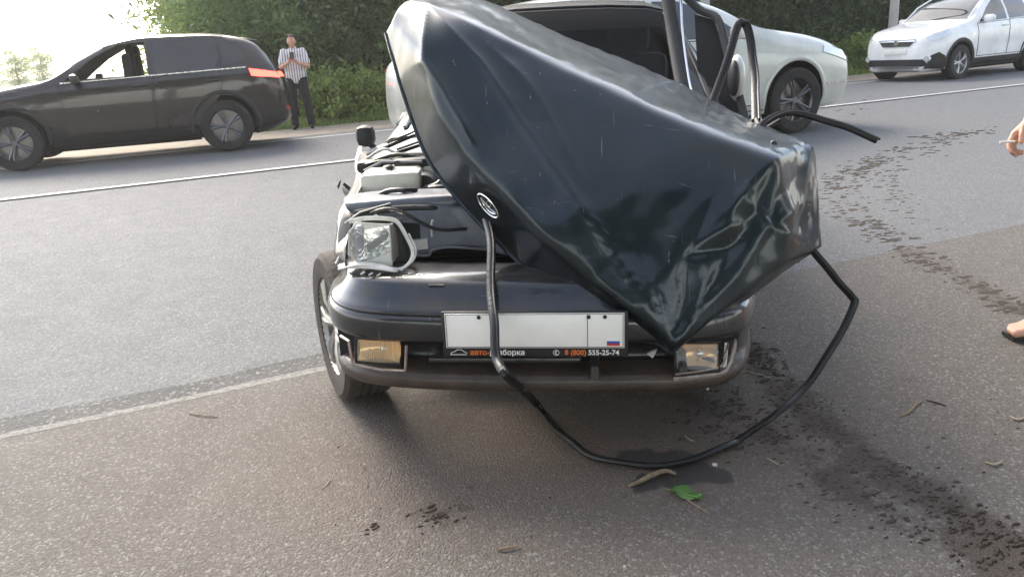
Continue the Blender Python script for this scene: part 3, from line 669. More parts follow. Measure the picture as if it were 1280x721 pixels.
def wreck_cabin():
    # dashboard, wheel, seats
    G().box((1.86, 0, .70), (.34, 1.36, .22), bev=.06).box((1.92, .36, .83), (.2, .36, .08), bev=.03).ob('dashboard', M_inside, wroot)
    g = G(); c = Vector((2.12, .36, .93)); t = [c + Vector((math.sin(a) * .06, math.cos(a) * .18, math.sin(a) * .17)) for a in np.linspace(0, 2 * PI, 25)]
    g.tube(t, .014, 8, caps=False).tube([c + Vector((0, -.17, 0)), c, c + Vector((0, .17, 0))], .016, 6).ball(c, .05, 12, (.5, 1, 1)).ob('steering_wheel', M_black, wroot)
    for y in (-.36, .36):
        s = G().box((2.62, y, .52), (.5, .48, .16), bev=.06).box((2.88, y, .82), (.14, .48, .60), rot=Matrix.Rotation(rad(10), 3, 'Y'), bev=.06).ob('seat', mat('seat_cloth', (.022, .024, .026), .9, var=.4), wroot)
        G().box((2.94, y, 1.20), (.10, .26, .17), bev=.05).tube([(2.93, y - .06, 1.08), (2.94, y - .06, 1.18)], .008, 6).tube([(2.93, y + .06, 1.08), (2.94, y + .06, 1.18)], .008, 6).ob('headrest', MATS['seat_cloth'], s)
    G().box((3.30, 0, .60), (.2, 1.2, .7), bev=.08).ob('rear_seat', MATS['seat_cloth'], wroot)
    # windscreen edge strips along both pillars, and roof front lip
    for s in (1, -1):
        pts = []
        for x, y in ((1.56, .715), (1.75, .68), (1.98, .625), (2.16, .575), (2.28, .55)):
            h = WB.ray_cast(Vector((x, s * y, 3)), Vector((0, 0, -1)))[0]; pts.append(h + Vector((0, 0, .006)))
        G().tube(smoothpath(pts, 4), .013, 8, flat=.6).ob('pillar_edge_strip', M_gask if s > 0 else P_wr2, wroot)  # left strip's pale colour stands for sky reflected in the pillar paint
    pts = [WB.ray_cast(Vector((2.235, y, 3)), Vector((0, 0, -1)))[0] + Vector((0, 0, .004)) for y in np.linspace(-.52, .52, 12)]
    G().tube(pts, .012, 8, flat=.6).ob('roof_edge_trim', M_black, wroot)
    G().box((2.28, 0, 1.30), (.05, .20, .055), bev=.02).ob('rear_view_mirror', M_black, wroot)
    # near side mirror (left of the picture) hanging by the pillar
    g = GW(); g.box(at(457, 170, 3.66), (.085, .08, .095), bev=.03).tube([at(459, 178, 3.68), at(470, 186, 3.72)], .014, 8); g.ob('wing_mirror', M_black, wroot)
    # far side: sprung window frame, dark door inside, pale mirror shell seen edge on
    g = GW(); g.tube(smoothpath([at(846, -14, 4.1), at(874, 12, 4.05), at(897, 24, 3.98), at(908, 62, 3.88), at(922, 112, 3.74), at(934, 160, 3.62)], 5), .019, 8); g.ob('door_window_frame', M_black, wroot)
    g = GW(); g.tube(smoothpath([at(850, -14, 4.12), at(853, 40, 4.0), at(861, 100, 3.8), at(868, 125, 3.7)], 4), .007, 8); g.ob('pillar_trim', M_chrome, wroot)
    g = GW(); g.tube(smoothpath([at(833, -14, 4.16), at(840, 30, 4.04), at(848, 80, 3.88), at(856, 122, 3.74)], 4), .034, 10, flat=.7); g.ob('windscreen_pillar', M_black, wroot)
    g = GW(); g.tube(smoothpath([at(893, 18, 4.0), at(906, 58, 3.9), at(918, 98, 3.8)], 4), .009, 6); g.ob('frame_edge', M_gask, wroot)
    g = GW(); g.prism([at(868, 18, 4.06), at(895, 26, 4.02), at(912, 90, 3.86), at(932, 160, 3.70), at(886, 150, 3.74), at(872, 90, 3.9)], (.03, .06, 0)); g.ob('door_inner_panel', M_inside, wroot)
    g = GW(); g.ball(at(921, 98, 3.74), .105, 16, (.36, .6, 1.0)); g.ob('wing_mirror', P_slv, wroot)
    g = GW(); g.ball(at(917, 98, 3.70), .085, 16, (.30, .55, .95)); g.ob('mirror_housing', M_black, wroot)
wreck_cabin()
M_wg = mat('cabin_darkening_glass', (.006, .007, .008), .08, 0, 0, alpha=.30, spec=.25)  # dark tint in the panes, added to black out the cabin
patch('windscreen', WB, [(1.61, -.62), (2.19, -.495), (2.19, .495), (1.61, .62)], 'z', M_wg, wroot, off=.001, thick=.004)  # dark pane added to black out the cabin
for s_ in (1, -1):
    patch('darkening_side_pane', WB, [(1.95, .91), (2.655, .98), (2.655, 1.305), (2.385, 1.285)], 'y', M_wg, wroot, off=-.004, sign=s_, thick=.004)
    patch('darkening_side_pane', WB, [(2.755, .99), (3.335, 1.005), (3.41, 1.08), (3.215, 1.275), (2.755, 1.31)], 'y', M_wg, wroot, off=-.004, sign=s_, thick=.004)

# ---- bumper: profile swept along a bowed plan
def bumper():
    A = [-.682, -.68, -.674, -.664, -.645, -.61, -.55, -.46, -.35, -.2, -.05, .1, .25, .38, .48, .56, .61, .645, .662, .668]
    def plan(a):
        t = abs(a) / (.68 if a < 0 else .665); return .015 * t + .07 * t ** 4 + (.22 if a < 0 else .34) * t ** 14
    prof = [(.556, -.19), (.553, -.12), (.546, -.072), (.534, -.048), (.530, -.044), (.49, -.018), (.472, .002), (.466, .008), (.457, .014), (.453, .004), (.448, .014), (.438, .022), (.385, .022), (.372, .010), (.366, -.03), (.358, -.075), (.30, -.085),
            (.284, -.075), (.278, -.02), (.268, .006), (.250, .014), (.228, .010), (.214, -.012), (.208, -.06), (.208, -.16)]
    V = []; Fs = []; n = len(prof); P2 = []
    for i, a in enumerate(A):
        b = plan(a)
        # direction of outward normal in plan
        e = .004; sl = (plan(a + e) - plan(a - e)) / (2 * e); nx, ny = -1, -sl   # (b, a) components: outward = (-1, slope)
        L_ = math.hypot(1, sl); nb, na = -1 / L_, sl / L_
        for j, (z, o) in enumerate(prof):
            rec = 14 <= j <= 18
            if rec and (a < -.64 or a > .60): o = .0
            zz = z + .010 * (abs(a) / .83) ** 2
            if a > .3: zz -= .02 * ((a - .3) / .5)          # the right end sags
            q = noise.noise(Vector((a * 5, z * 9, 2)))
            dd = .006 * q + (.018 * q if a > .35 else 0)
            bb = b + nb * (o + dd); aa = a + na * (o + dd)
            V.append((bb, -aa, zz))
        if i:
            for j in range(n - 1): Fs.append(((i - 1) * n + j, i * n + j, i * n + j + 1, (i - 1) * n + j + 1))
    o = mk('bumper', V, Fs, P_bmp, wroot, True, 40)
    o.data.materials.append(M_low)
    for p_ in o.data.polygons:
        if all(o.data.vertices[i].co.z < .292 for i in p_.vertices): p_.material_index = 1
    md = o.modifiers.new('sub', 'SUBSURF'); md.levels = md.render_levels = 2; md.boundary_smooth = 'PRESERVE_CORNERS'
    so_ = o.modifiers.new('sol', 'SOLIDIFY'); so_.thickness = .004
    # dark inner beam and intake backing
    G().box((.17, .03, .33), (.06, 1.22, .17), bev=.01).ob('intake_backing', M_inside, wroot)
    G().box((.055, .10, .300), (.03, .46, .018), bev=.006).box((.055, .10, .272), (.03, .5, .010), bev=.004).ob('intake_slat', P_wr2, wroot, ang=30)
    for a in (.17, .42): G().tube([(-.012, -a, .268), (-.012, -a, .30), (.04, -a, .335)], [.016, .014, .012], 8).ob('bumper_bracket', P_wr2, wroot)
    r = random.Random(4)
    for k in range(9):
        c_ = Vector((.01 + r.uniform(0, .05), r.uniform(-.50, -.27), r.uniform(.285, .36))); e_ = c_ + Vector((r.uniform(-.02, .02), r.uniform(-.04, .04), r.uniform(-.025, .025)))
        G().prism([c_, e_, e_ + Vector((0, r.uniform(-.02, .02), .014))], (.006, 0, .002)).ob('broken_clip', r.choice((M_black, M_low, P_bmp, M_gask)), wroot, ang=5)
    # moulding slot and towing-eye cap
    g = G().box((.052, .29, .533), (.012, .045, .006)).ob('bumper_slot', M_black, wroot)
    return o
bumper()

def fog(px0, py0, px1, py1, Y, skew, m_ref, m_lens, nm, ribs=True):
    """a rectangular fog lamp spanning photo corners at depth Y"""
    c = [at(px0, py0, Y), at(px1, py0 + skew, Y - .02), at(px1 + 0, py1 + skew, Y - .02), at(px0, py1, Y)]
    ex = (c[1] - c[0]); ez = (c[0] - c[3]); n = ex.cross(ez).normalized(); n = n if n.y < 0 else -n
    w_, h_ = ex.length, ez.length; ex.normalize(); ez.normalize(); mid = sum(c, Vector()) / 4
    def L3(u, v, d): return mid + ex * (u * w_ / 2) + ez * (v * h_ / 2) + n * d
    g = GW(); N_ = 9; V = []; Fs = []
    for i in range(N_):
        for j in range(N_):
            u, v = -1 + 2 * i / (N_ - 1), -1 + 2 * j / (N_ - 1); V.append(L3(u * .96, v * .94, -.05 + .045 * min(1, .55 * u * u + .55 * v * v)))
    for i in range(N_ - 1):
        for j in range(N_ - 1): Fs.append((i * N_ + j, (i + 1) * N_ + j, (i + 1) * N_ + j + 1, i * N_ + j + 1))
    g.add(V, Fs); ref = g.ob(nm, m_ref, wroot)
    WINV_ = WINV[wroot.name]
    g = G(); g.ball(L3(.15, 0, -.028), .012, 10); g.v = [WINV_ @ v for v in g.v]; g.ob('bulb', M_chrome, ref)
    g = G(); k = 22 if ribs else 10
    V = []; Fs = []
    for i in range(k * 2 + 1):
        u = -1 + i / k; d = .004 + (.0035 if i % 2 else 0) - .004 * u * u
        V += [L3(u, -.98, d - .003), L3(u, 0, d), L3(u, .98, d - .003)]
        if i: b = 3 * i; Fs += [(b - 3, b, b + 1, b - 2), (b - 2, b + 1, b + 2, b - 1)]
    g.add(V, Fs); g.v = [WINV_ @ v for v in g.v]; g.ob('lens', m_lens, ref, ang=180 if not ribs else 20)
    g = G(); P = [L3(-1.06, -1.1, 0), L3(1.06, -1.1, 0), L3(1.06, 1.1, 0), L3(-1.06, 1.1, 0), L3(-1.06, -1.1, 0)]
    g.tube(P, .0045, 6); g.v = [WINV_ @ v for v in g.v]; g.ob('lamp_rim', M_black, ref)
    return L3
M_flens = mat('fog_lens', (1.0, .84, .58), .08, 0, 1, alpha=.35)
fog(446, 424, 500, 451, 2.26, 3, M_amber, M_flens, 'fog_light')
fog(845, 430, 898, 462, 2.12, 0, M_amber, M_thin, 'fog_light', ribs=False)
M_cut = mat('scuffed_frame_edge', (.30, .24, .20), .35, .5, .3, var=.4, vscale=40)
g = GW(); g.tube([at(426, 420, 2.30), at(436, 426, 2.26), at(441, 455, 2.25), at(476, 462, 2.215), at(507, 463, 2.19), at(508, 432, 2.19)], .005, 6); g.ob('fog_light_surround', M_cut, wroot)
g = GW(); g.tube(smoothpath([at(842, 474, 2.07), at(880, 470, 2.08), at(908, 463, 2.11), at(919, 428, 2.17), at(912, 424, 2.2)], 3), .006, 6).tube(smoothpath([at(844, 468, 2.09), at(880, 463, 2.10), at(903, 456, 2.13), at(910, 430, 2.18)], 3), .0035, 6); g.ob('fog_light_surround', M_cut, wroot)
g = GW(); g.prism([at(906, 428, 2.16), at(911, 428, 2.17), at(908, 458, 2.14), at(903, 459, 2.13)], (0, .01, 0)); g.ob('lamp_side_glass', M_chrome, wroot)

# ---- number plate in its dealer frame
def plate():
    y0 = .0; M_frame = M_black; zc = .414; x0 = -.034; W2 = .265
    fr = G().box((x0, 0, zc), (.012, .53, .136), bev=.008).ob('plate_frame', M_frame, wroot)
    pl = G().box((x0 - .007, 0, zc + .011), (.004, .508, .104), bev=.0019).ob('number_plate', M_platewh, fr)
    g = G(); t = x0 - .0095
    for (a0, a1, z0, z1) in ((-.251, .251, .06, .0615), (-.251, .251, -.0385, -.037), (-.251, -.2495, -.037, .06), (.2495, .251, -.037, .06), (.1505, .152, -.037, .06)):
        g.box((t, -(a0 + a1) / 2, zc + (z0 + z1) / 2 + .0), (.0012, a1 - a0, z1 - z0))
    g.ob('plate_border', M_black, pl)
    for nm, c, k in (('flag_white', (.8, .8, .8), 2), ('flag_blue', (.03, .08, .4), 1), ('flag_red', (.5, .03, .03), 0)):
        G().box((t, -.223, zc - .030 + .007 * k), (.0012, .036, .0068)).ob(nm, mat(nm, c, .4), pl)
    for yy in (.155, -.155, -.20): G().lathe([(0, -.003), (.005, -.003), (.006, 0), (.006, .002)], (t, yy, zc + .052), 'x', 10).ob('plate_screw', M_black, pl)
    def text(s, a, z, size, m, nm, off=None):
        cu = bpy.data.curves.new('t', 'FONT'); cu.body = s; cu.size = size; cu.extrude = .0006; cu.offset = .0004; cu.align_x = 'LEFT'; cu.align_y = 'CENTER'
        o = bpy.data.objects.new('t', cu); COL.objects.link(o); dg = bpy.context.evaluated_depsgraph_get(); dg.update()
        me = bpy.data.meshes.new_from_object(o.evaluated_get(dg)); bpy.data.objects.remove(o)
        # text x -> -y local, text y -> z
        for v in me.vertices: v.co = Vector((x0 - .0072 - v.co.z, -(a + v.co.x), z + v.co.y))
        me.materials.clear(); me.materials.append(m); me.name = nm; return link(bpy.data.objects.new(nm, me), fr), max([-v.co.y for v in me.vertices])
    MO = mat('orange_print', (.75, .16, .02), .4); MW = mat('white_print', (.75, .74, .70), .4)
    zt = zc - .0555
    g = G(); g.tube([(x0 - .0075, -(-.243 + u), zt + v) for u, v in ((0, -.006), (.004, .001), (.012, .003), (.020, .009), (.032, .009), (.042, .002), (.048, -.001), (.047, -.006), (0, -.006))], .0011, 5)
    g.ob('car_outline_print', MW, fr)
    _, e = text('авто-', -.186, zt, .0225, MO, 'lettering'); _, e2 = text('разборка', e + .001, zt, .0225, MW, 'lettering')
    g = G(); c = Vector((x0 - .0075, -.062, zt)); g.tube([c + Vector((0, math.cos(a) * .0085, math.sin(a) * .0085)) for a in np.linspace(0, 2 * PI, 17)], .0009, 5, caps=False)
    g.tube([c + Vector((0, -.003, .005)), c + Vector((0, .003, .002)), c + Vector((0, .003, -.002)), c + Vector((0, -.003, -.005))], .0015, 5); g.ob('phone_symbol', MW, fr)
    _, e = text('8 (800)', .086, zt, .021, MO, 'lettering'); text('555-25-74', e + .006, zt, .021, MW, 'lettering')
plate()

# ---- engine bay front: support panel, headlight, reservoir, wiper gear, torn trim
def bay():
    def slab(nm, pts, m, depth=.03, mid=None):
        g = GW(); g.prism([at(*p) for p in pts], (0, depth, 0)); return g.ob(nm, m, wroot, ang=20)
    def wav(nm, rows, m, amp=.008, sub=2, th=.004, sc=9):
        """sheet through a grid of (x, y, depth) rows, dented, with thickness"""
        V = []; Fs = []; c = len(rows[0])
        for r in rows:
            for p in r:
                q = at(*p); q += noise.noise_vector(q * sc) * amp; V.append(wl(q))
        for i in range(len(rows) - 1):
            for j in range(c - 1): Fs.append((i * c + j, i * c + j + 1, (i + 1) * c + j + 1, (i + 1) * c + j))
        o = mk(nm, V, Fs, m, wroot)
        if sub:
            a = o.modifiers.new('s', 'SUBSURF'); a.levels = a.render_levels = sub; a.subdivision_type = 'CATMULL_CLARK'
        b = o.modifiers.new('t', 'SOLIDIFY'); b.thickness = th; return o
    # slam panel: folded sheet, top shelf lighter because it faces the sky
    wav('slam_panel', [[(428, 246, 2.80), (470, 240, 2.80), (520, 238, 2.82), (580, 236, 2.82)], [(430, 254, 2.60), (470, 249, 2.60), (520, 246, 2.62), (580, 243, 2.62)],
                       [(432, 256, 2.58), (470, 252, 2.58), (520, 249, 2.60), (580, 246, 2.60)], [(436, 268, 2.585), (470, 266, 2.58), (520, 262, 2.60), (585, 260, 2.60)]], M_bare, .005, 2)
    wav('radiator_support', [[(462, 262, 2.57), (500, 262, 2.57), (540, 258, 2.58), (575, 256, 2.58), (640, 262, 2.55)], [(480, 272, 2.55), (505, 276, 2.56), (540, 274, 2.56), (580, 274, 2.58), (640, 285, 2.54)],
                             [(505, 306, 2.54), (530, 306, 2.53), (545, 300, 2.54), (590, 294, 2.57), (640, 310, 2.53)], [(520, 320, 2.53), (534, 318, 2.52), (548, 311, 2.53), (590, 305, 2.56), (640, 325, 2.52)]], M_bare, .006, 2)
    slab('panel_opening', [(504, 279, 2.535), (524, 280, 2.535), (526, 303, 2.53), (512, 304, 2.53)], M_inside, .01)
    slab('latch_bracket', [(516, 301, 2.51), (534, 299, 2.51), (535, 311, 2.505), (517, 313, 2.505)], M_gask, .02)
    wav('upper_crossmember', [[(438, 262, 2.56), (480, 258, 2.55), (520, 257, 2.55), (550, 258, 2.55)], [(440, 272, 2.55), (480, 266, 2.54), (520, 262, 2.54), (548, 264, 2.54)]], M_black, .004, 1, .01)
    g = GW(); g.tube(smoothpath([at(541, 275, 2.53), at(539, 284, 2.53), at(540, 296, 2.53)], 3), [.004] * 7, 6); g.ob('white_scrape', M_gask, wroot)
    g = GW(); g.tube(smoothpath([at(520, 319, 2.50), at(536, 319, 2.50), at(542, 312, 2.50), at(565, 309, 2.5), at(610, 312, 2.5)], 4), .0045, 6); g.ob('panel_edge', M_bare, wroot)
    # radiator with fins behind the missing grille
    g = G()
    for k in range(16): g.box((.46, 0, .42 + .016 * k), (.02, 1.0, .005))
    g.box((.48, 0, .53), (.02, 1.04, .30)); g.ob('radiator', M_inside, wroot)
    G().box((.70, 0, .55), (.36, .62, .34), bev=.05).box((.8, -.3, .62), (.3, .3, .3), bev=.05).ob('engine_block', M_inside, wroot)
    # bright blade of torn trim over the headlight
    slab('torn_trim_blade', [(431, 279, 2.50), (450, 265, 2.50), (488, 254, 2.54), (486, 259, 2.53), (455, 275, 2.49)], M_black, .012)
    g = GW(); g.tube([at(431, 279, 2.495), at(450, 265, 2.495), at(488, 254, 2.535)], .0025, 6); g.ob('blade_edge', M_gask, wroot)
    # headlight: chrome bowl, inner facets, clear front, grey gasket round it
    Y = 2.42
    hl = GW(); hl.prism([at(437, 290, Y), at(446, 280, Y), at(487, 282, Y), at(490, 330, Y - .01), (at(449, 327, Y - .01)), at(436, 318, Y)], (.03, .12, 0)); hl = hl.ob('headlight', M_refl, wroot, ang=20)
    def child(nm, g, m, par=hl, ang=35): g.v = [WINV[wroot.name] @ v for v in g.v]; return g.ob(nm, m, par, ang=ang)
    q = Y - .012
    g = G(); g.prism([at(439, 291, q), at(446, 284, q), at(454, 284, q), at(454, 322, q), at(448, 321, q), at(439, 314, q)], (0, .008, 0)); child('reflector_bowl', g, M_bare)
    g = G(); c = at(448, 304, q - .004)
    for r_, dz in ((.052, 0), (.040, .006), (.026, .012)): g.lathe([(r_, 0), (r_ - .006, .004)], c + Vector((0, dz - .012, 0)), 'y', 20)
    for v in g.v: v.x = c.x + (v.x - c.x) * .45
    child('reflector_ring', g, M_refl)
    g = G(); g.prism([at(457, 307, q - .01), at(477, 294, q - .012), at(481, 301, q - .012), at(461, 316, q - .01)], (0, .01, 0)); child('reflector_shade', g, mat('dark_mirror', (.16, .17, .16), .1, 1))
    g = G()
    for (x, y) in ((463, 318), (466, 313), (470, 315), (474, 309), (478, 312), (482, 305), (472, 320), (480, 300), (462, 322)): g.ball(at(x, y, q - .01), .006, 6, (1, .6, .8))
    child('reflector_facet', g, mat('greenish_glass', (.35, .55, .50), .08, .6), ang=1)
    g = G(); g.ball(at(479, 294, q - .012), .014, 10, (.8, .5, 1.3)); child('bulb_cover', g, MATS['dark_mirror'])
    g = G(); g.prism([at(450, 330, Y - .03), at(489, 316, Y - .03), at(490, 331, Y - .03)], (0, .015, 0)); child('reflector_wedge', g, mat('pale_reflector', (.80, .78, .72), .3, .2))
    g = G(); P = [at(437, 290, Y - .035), at(446, 279, Y - .035), at(487, 281, Y - .04), at(490, 331, Y - .045), at(449, 328, Y - .04), at(436, 318, Y - .035)]
    mid = sum(P, Vector()) / 6 + Vector((0, -.012, 0)); g.add(P + [mid], [(i, (i + 1) % 6, 6) for i in range(6)]); child('lens', g, M_thin)
    g = G(); g.tube(P + [P[0]], .0035, 6); child('lens_rim', g, M_gask)
    # grey side of the lamp housing and the black recess beside it
    slab('lamp_housing_side', [(489, 283, 2.40), (497, 296, 2.46), (499, 318, 2.46), (490, 331, 2.39)], mat('housing_grey', (.33, .31, .28), .5, var=.2), .04)
    slab('lamp_recess', [(486, 276, 2.47), (500, 280, 2.47), (514, 318, 2.45), (508, 332, 2.45), (488, 334, 2.45)], M_black, .05)
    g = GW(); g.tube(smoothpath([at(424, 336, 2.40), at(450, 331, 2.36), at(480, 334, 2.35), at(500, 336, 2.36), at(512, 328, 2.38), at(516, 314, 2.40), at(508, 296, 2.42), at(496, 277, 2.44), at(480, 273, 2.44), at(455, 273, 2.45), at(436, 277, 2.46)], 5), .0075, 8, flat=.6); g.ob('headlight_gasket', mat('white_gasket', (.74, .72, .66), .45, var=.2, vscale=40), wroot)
    g = GW(); g.tube(smoothpath([at(501, 338, 2.33), at(516, 326, 2.35), at(520, 312, 2.37), at(511, 292, 2.40)], 5), .003, 6); g.ob('gasket_lip', M_gask, wroot)
    # white headlight lower trim with slots
    wav('headlight_lower_trim', [[(420, 331, 2.42), (450, 327, 2.38), (478, 331, 2.35), (498, 336, 2.34)], [(423, 337, 2.40), (450, 335, 2.36), (478, 338, 2.33), (499, 342, 2.32)]], MATS['white_gasket'], .002, 1, .005)
    for x in (456, 466, 476): 
        g = GW(); g.tube([at(x, 340 + (x - 456) * .1, 2.325), at(x - 5, 343 + (x - 456) * .1, 2.325)], .003, 5); g.ob('trim_clip', M_gask, wroot)
    # crumpled wing front, left edge of the car
    rows = []
    for i, (xl, xr, y, Y0) in enumerate(((449, 460, 194, 3.40), (446, 458, 222, 3.1), (436, 450, 244, 2.9), (424, 440, 258, 2.75), (419, 436, 276, 2.65), (421, 437, 296, 2.58), (418, 432, 314, 2.5), (422, 436, 334, 2.46))):
        rows.append([(xl + (xr - xl) * t, y + 5 * t * (1 if i % 2 else -1), Y0 - .10 * t + (.03 if (i + int(t * 3)) % 2 else 0)) for t in (0, .33, .66, 1)])
    wav('crumpled_wing', rows, P_wr2, .014, 1, .004, 22)
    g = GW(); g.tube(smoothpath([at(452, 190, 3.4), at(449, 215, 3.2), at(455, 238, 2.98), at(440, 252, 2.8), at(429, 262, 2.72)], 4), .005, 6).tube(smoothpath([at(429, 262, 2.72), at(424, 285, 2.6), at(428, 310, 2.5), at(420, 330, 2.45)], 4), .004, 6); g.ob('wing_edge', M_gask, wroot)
    g = GW(); g.tube(smoothpath([at(451, 184, 3.6), at(447, 202, 3.4), at(449, 222, 3.15), at(453, 240, 2.95)], 4), .011, 8, flat=.5); g.ob('wing_top_sheen', MATS['white_gasket'], wroot)  # pale tube standing for bright sky mirrored in the dark wing
    wav('torn_liner', [[(426, 268, 2.60), (436, 264, 2.58), (444, 268, 2.56)], [(420, 296, 2.54), (432, 300, 2.52), (438, 296, 2.5)], [(424, 328, 2.47), (432, 322, 2.46), (436, 330, 2.44)]], M_black, .02, 2, .003, 30)
    # washer reservoir with filler neck, cap and hose
    r = GW(); c = at(492, 233, 2.96); r.box(c, (.225, .17, .130), bev=.026).box(c + Vector((-.085, .01, -.02)), (.07, .12, .07), bev=.018); res = r.ob('washer_reservoir', M_cream, wroot)
    g = G(); c2 = at(487, 216, 2.96); g.lathe([(0, .026), (.020, .026), (.024, .02), (.024, 0), (.018, -.002), (.018, -.03), (0, -.03)], c2, 'z', 20); child('reservoir_cap', g, M_cream, res)
    g = G(); g.tube(smoothpath([at(487, 209, 2.93), at(494, 222, 2.90), at(503, 238, 2.89), at(507, 246, 2.88)], 4), .006, 8).ball(at(487, 209, 2.93), .013, 10, (1.3, 1, .7)); child('hose', g, M_rub, res)
    g = GW(); g.lathe([(0, -.04), (.045, -.04), (.05, 0), (.045, .05), (0, .05)], at(531, 232, 2.95), 'y', 20); g.ob('air_filter', M_black, wroot)
    g = GW(); g.tube(smoothpath([at(520, 240, 2.9), at(545, 234, 2.88), at(556, 226, 2.9), at(575, 222, 2.95)], 4), .017, 10).box(at(545, 236, 2.86), (.06, .05, .03), bev=.01); g.ob('engine_hose', M_rub, wroot)
    g = GW(); g.box(at(541, 214, 3.05), (.07, .08, .05), bev=.012); g.ob('relay_box', M_cream, wroot)
    g = GW(); g.box(at(500, 248, 2.84), (.30, .06, .022), bev=.006).box(at(560, 243, 2.84), (.12, .06, .03), bev=.006); g.ob('wiring_loom', M_black, wroot)
    g = GW(); g.box(at(484, 205, 3.15), (.22, .14, .045), bev=.015).box(at(520, 203, 3.1), (.16, .16, .05), bev=.015); g.ob('battery_cover', M_black, wroot)
    g = GW(); g.tube([at(455, 214, 3.05), at(478, 202, 3.05), at(528, 202, 3.0)], .006, 6); g.ob('cable', M_bare, wroot)
    # scuttle panel below the windscreen and the two wiper arms
    wav('scuttle_panel', [[(452, 190, 3.62), (490, 176, 3.72), (540, 164, 3.8), (600, 150, 3.85)], [(452, 200, 3.45), (490, 188, 3.52), (540, 176, 3.6), (600, 164, 3.65)], [(456, 212, 3.38), (490, 204, 3.42), (540, 192, 3.5), (600, 182, 3.5)]], M_gask, .006, 2)  # scuttle coloured pale grey in place of sky reflecting off dark paint
    for a, b, c_ in (((456, 196, 3.46), (488, 182, 3.5), (545, 158, 3.6)), ((462, 205, 3.4), (500, 190, 3.42), (548, 174, 3.5))):
        g = GW(); g.tube([at(*a), at(*b), at(*c_)], [.010, .008, .006], 6).tube([at(b[0] - 4, b[1] - 3, b[2]), at(c_[0], c_[1] - 5, c_[2])], .005, 6); g.ob('wiper', M_black, wroot)
bay()
def clutter():
    r = random.Random(21)
    for k in range(12):       # cables and hoses across the bay
        x0 = r.uniform(450, 500); y0 = r.choice((r.uniform(198, 208), r.uniform(246, 256), r.uniform(262, 272))); x1 = r.uniform(520, 590); y1 = y0 + r.uniform(-12, 16); Y = 3.2 - (y0 - 195) * .009; wide = y0 < 258
        g = GW(); g.tube(smoothpath([at(x0, y0, Y), at(x0 * .7 + x1 * .3, y0 - r.uniform(2, 12), Y - .03), at(x0 * .3 + x1 * .7, y1 + r.uniform(-6, 6), Y - .04), at(x1, y1, Y)], 5), r.choice((.004, .006, .009)), 6)
        g.ob(r.choice(('cable', 'hose')), r.choice((M_rub, M_black, M_bare, M_gask)) if wide else M_rub, wroot)
    for k in range(14):       # torn brackets and clips around the headlight and along the wing
        x = r.uniform(424, 452) if k % 2 else r.uniform(440, 585); y = r.uniform(205, 330) if k % 2 else r.uniform(238, 275); Y = 2.5 + (330 - y) * .0055
        g = GW(); a = at(x, y, Y); b = a + Vector((r.uniform(-.05, .05), r.uniform(-.02, .03), r.uniform(-.05, .05))); c = b + Vector((r.uniform(-.03, .03), 0, r.uniform(-.03, .03)))
        g.prism([a, b, c], (.004, .012, .004)).tube([a, b], .003, 5); g.ob('torn_bracket', r.choice((M_gask, M_bare, M_black, P_wr2)), wroot, ang=10)
clutter()

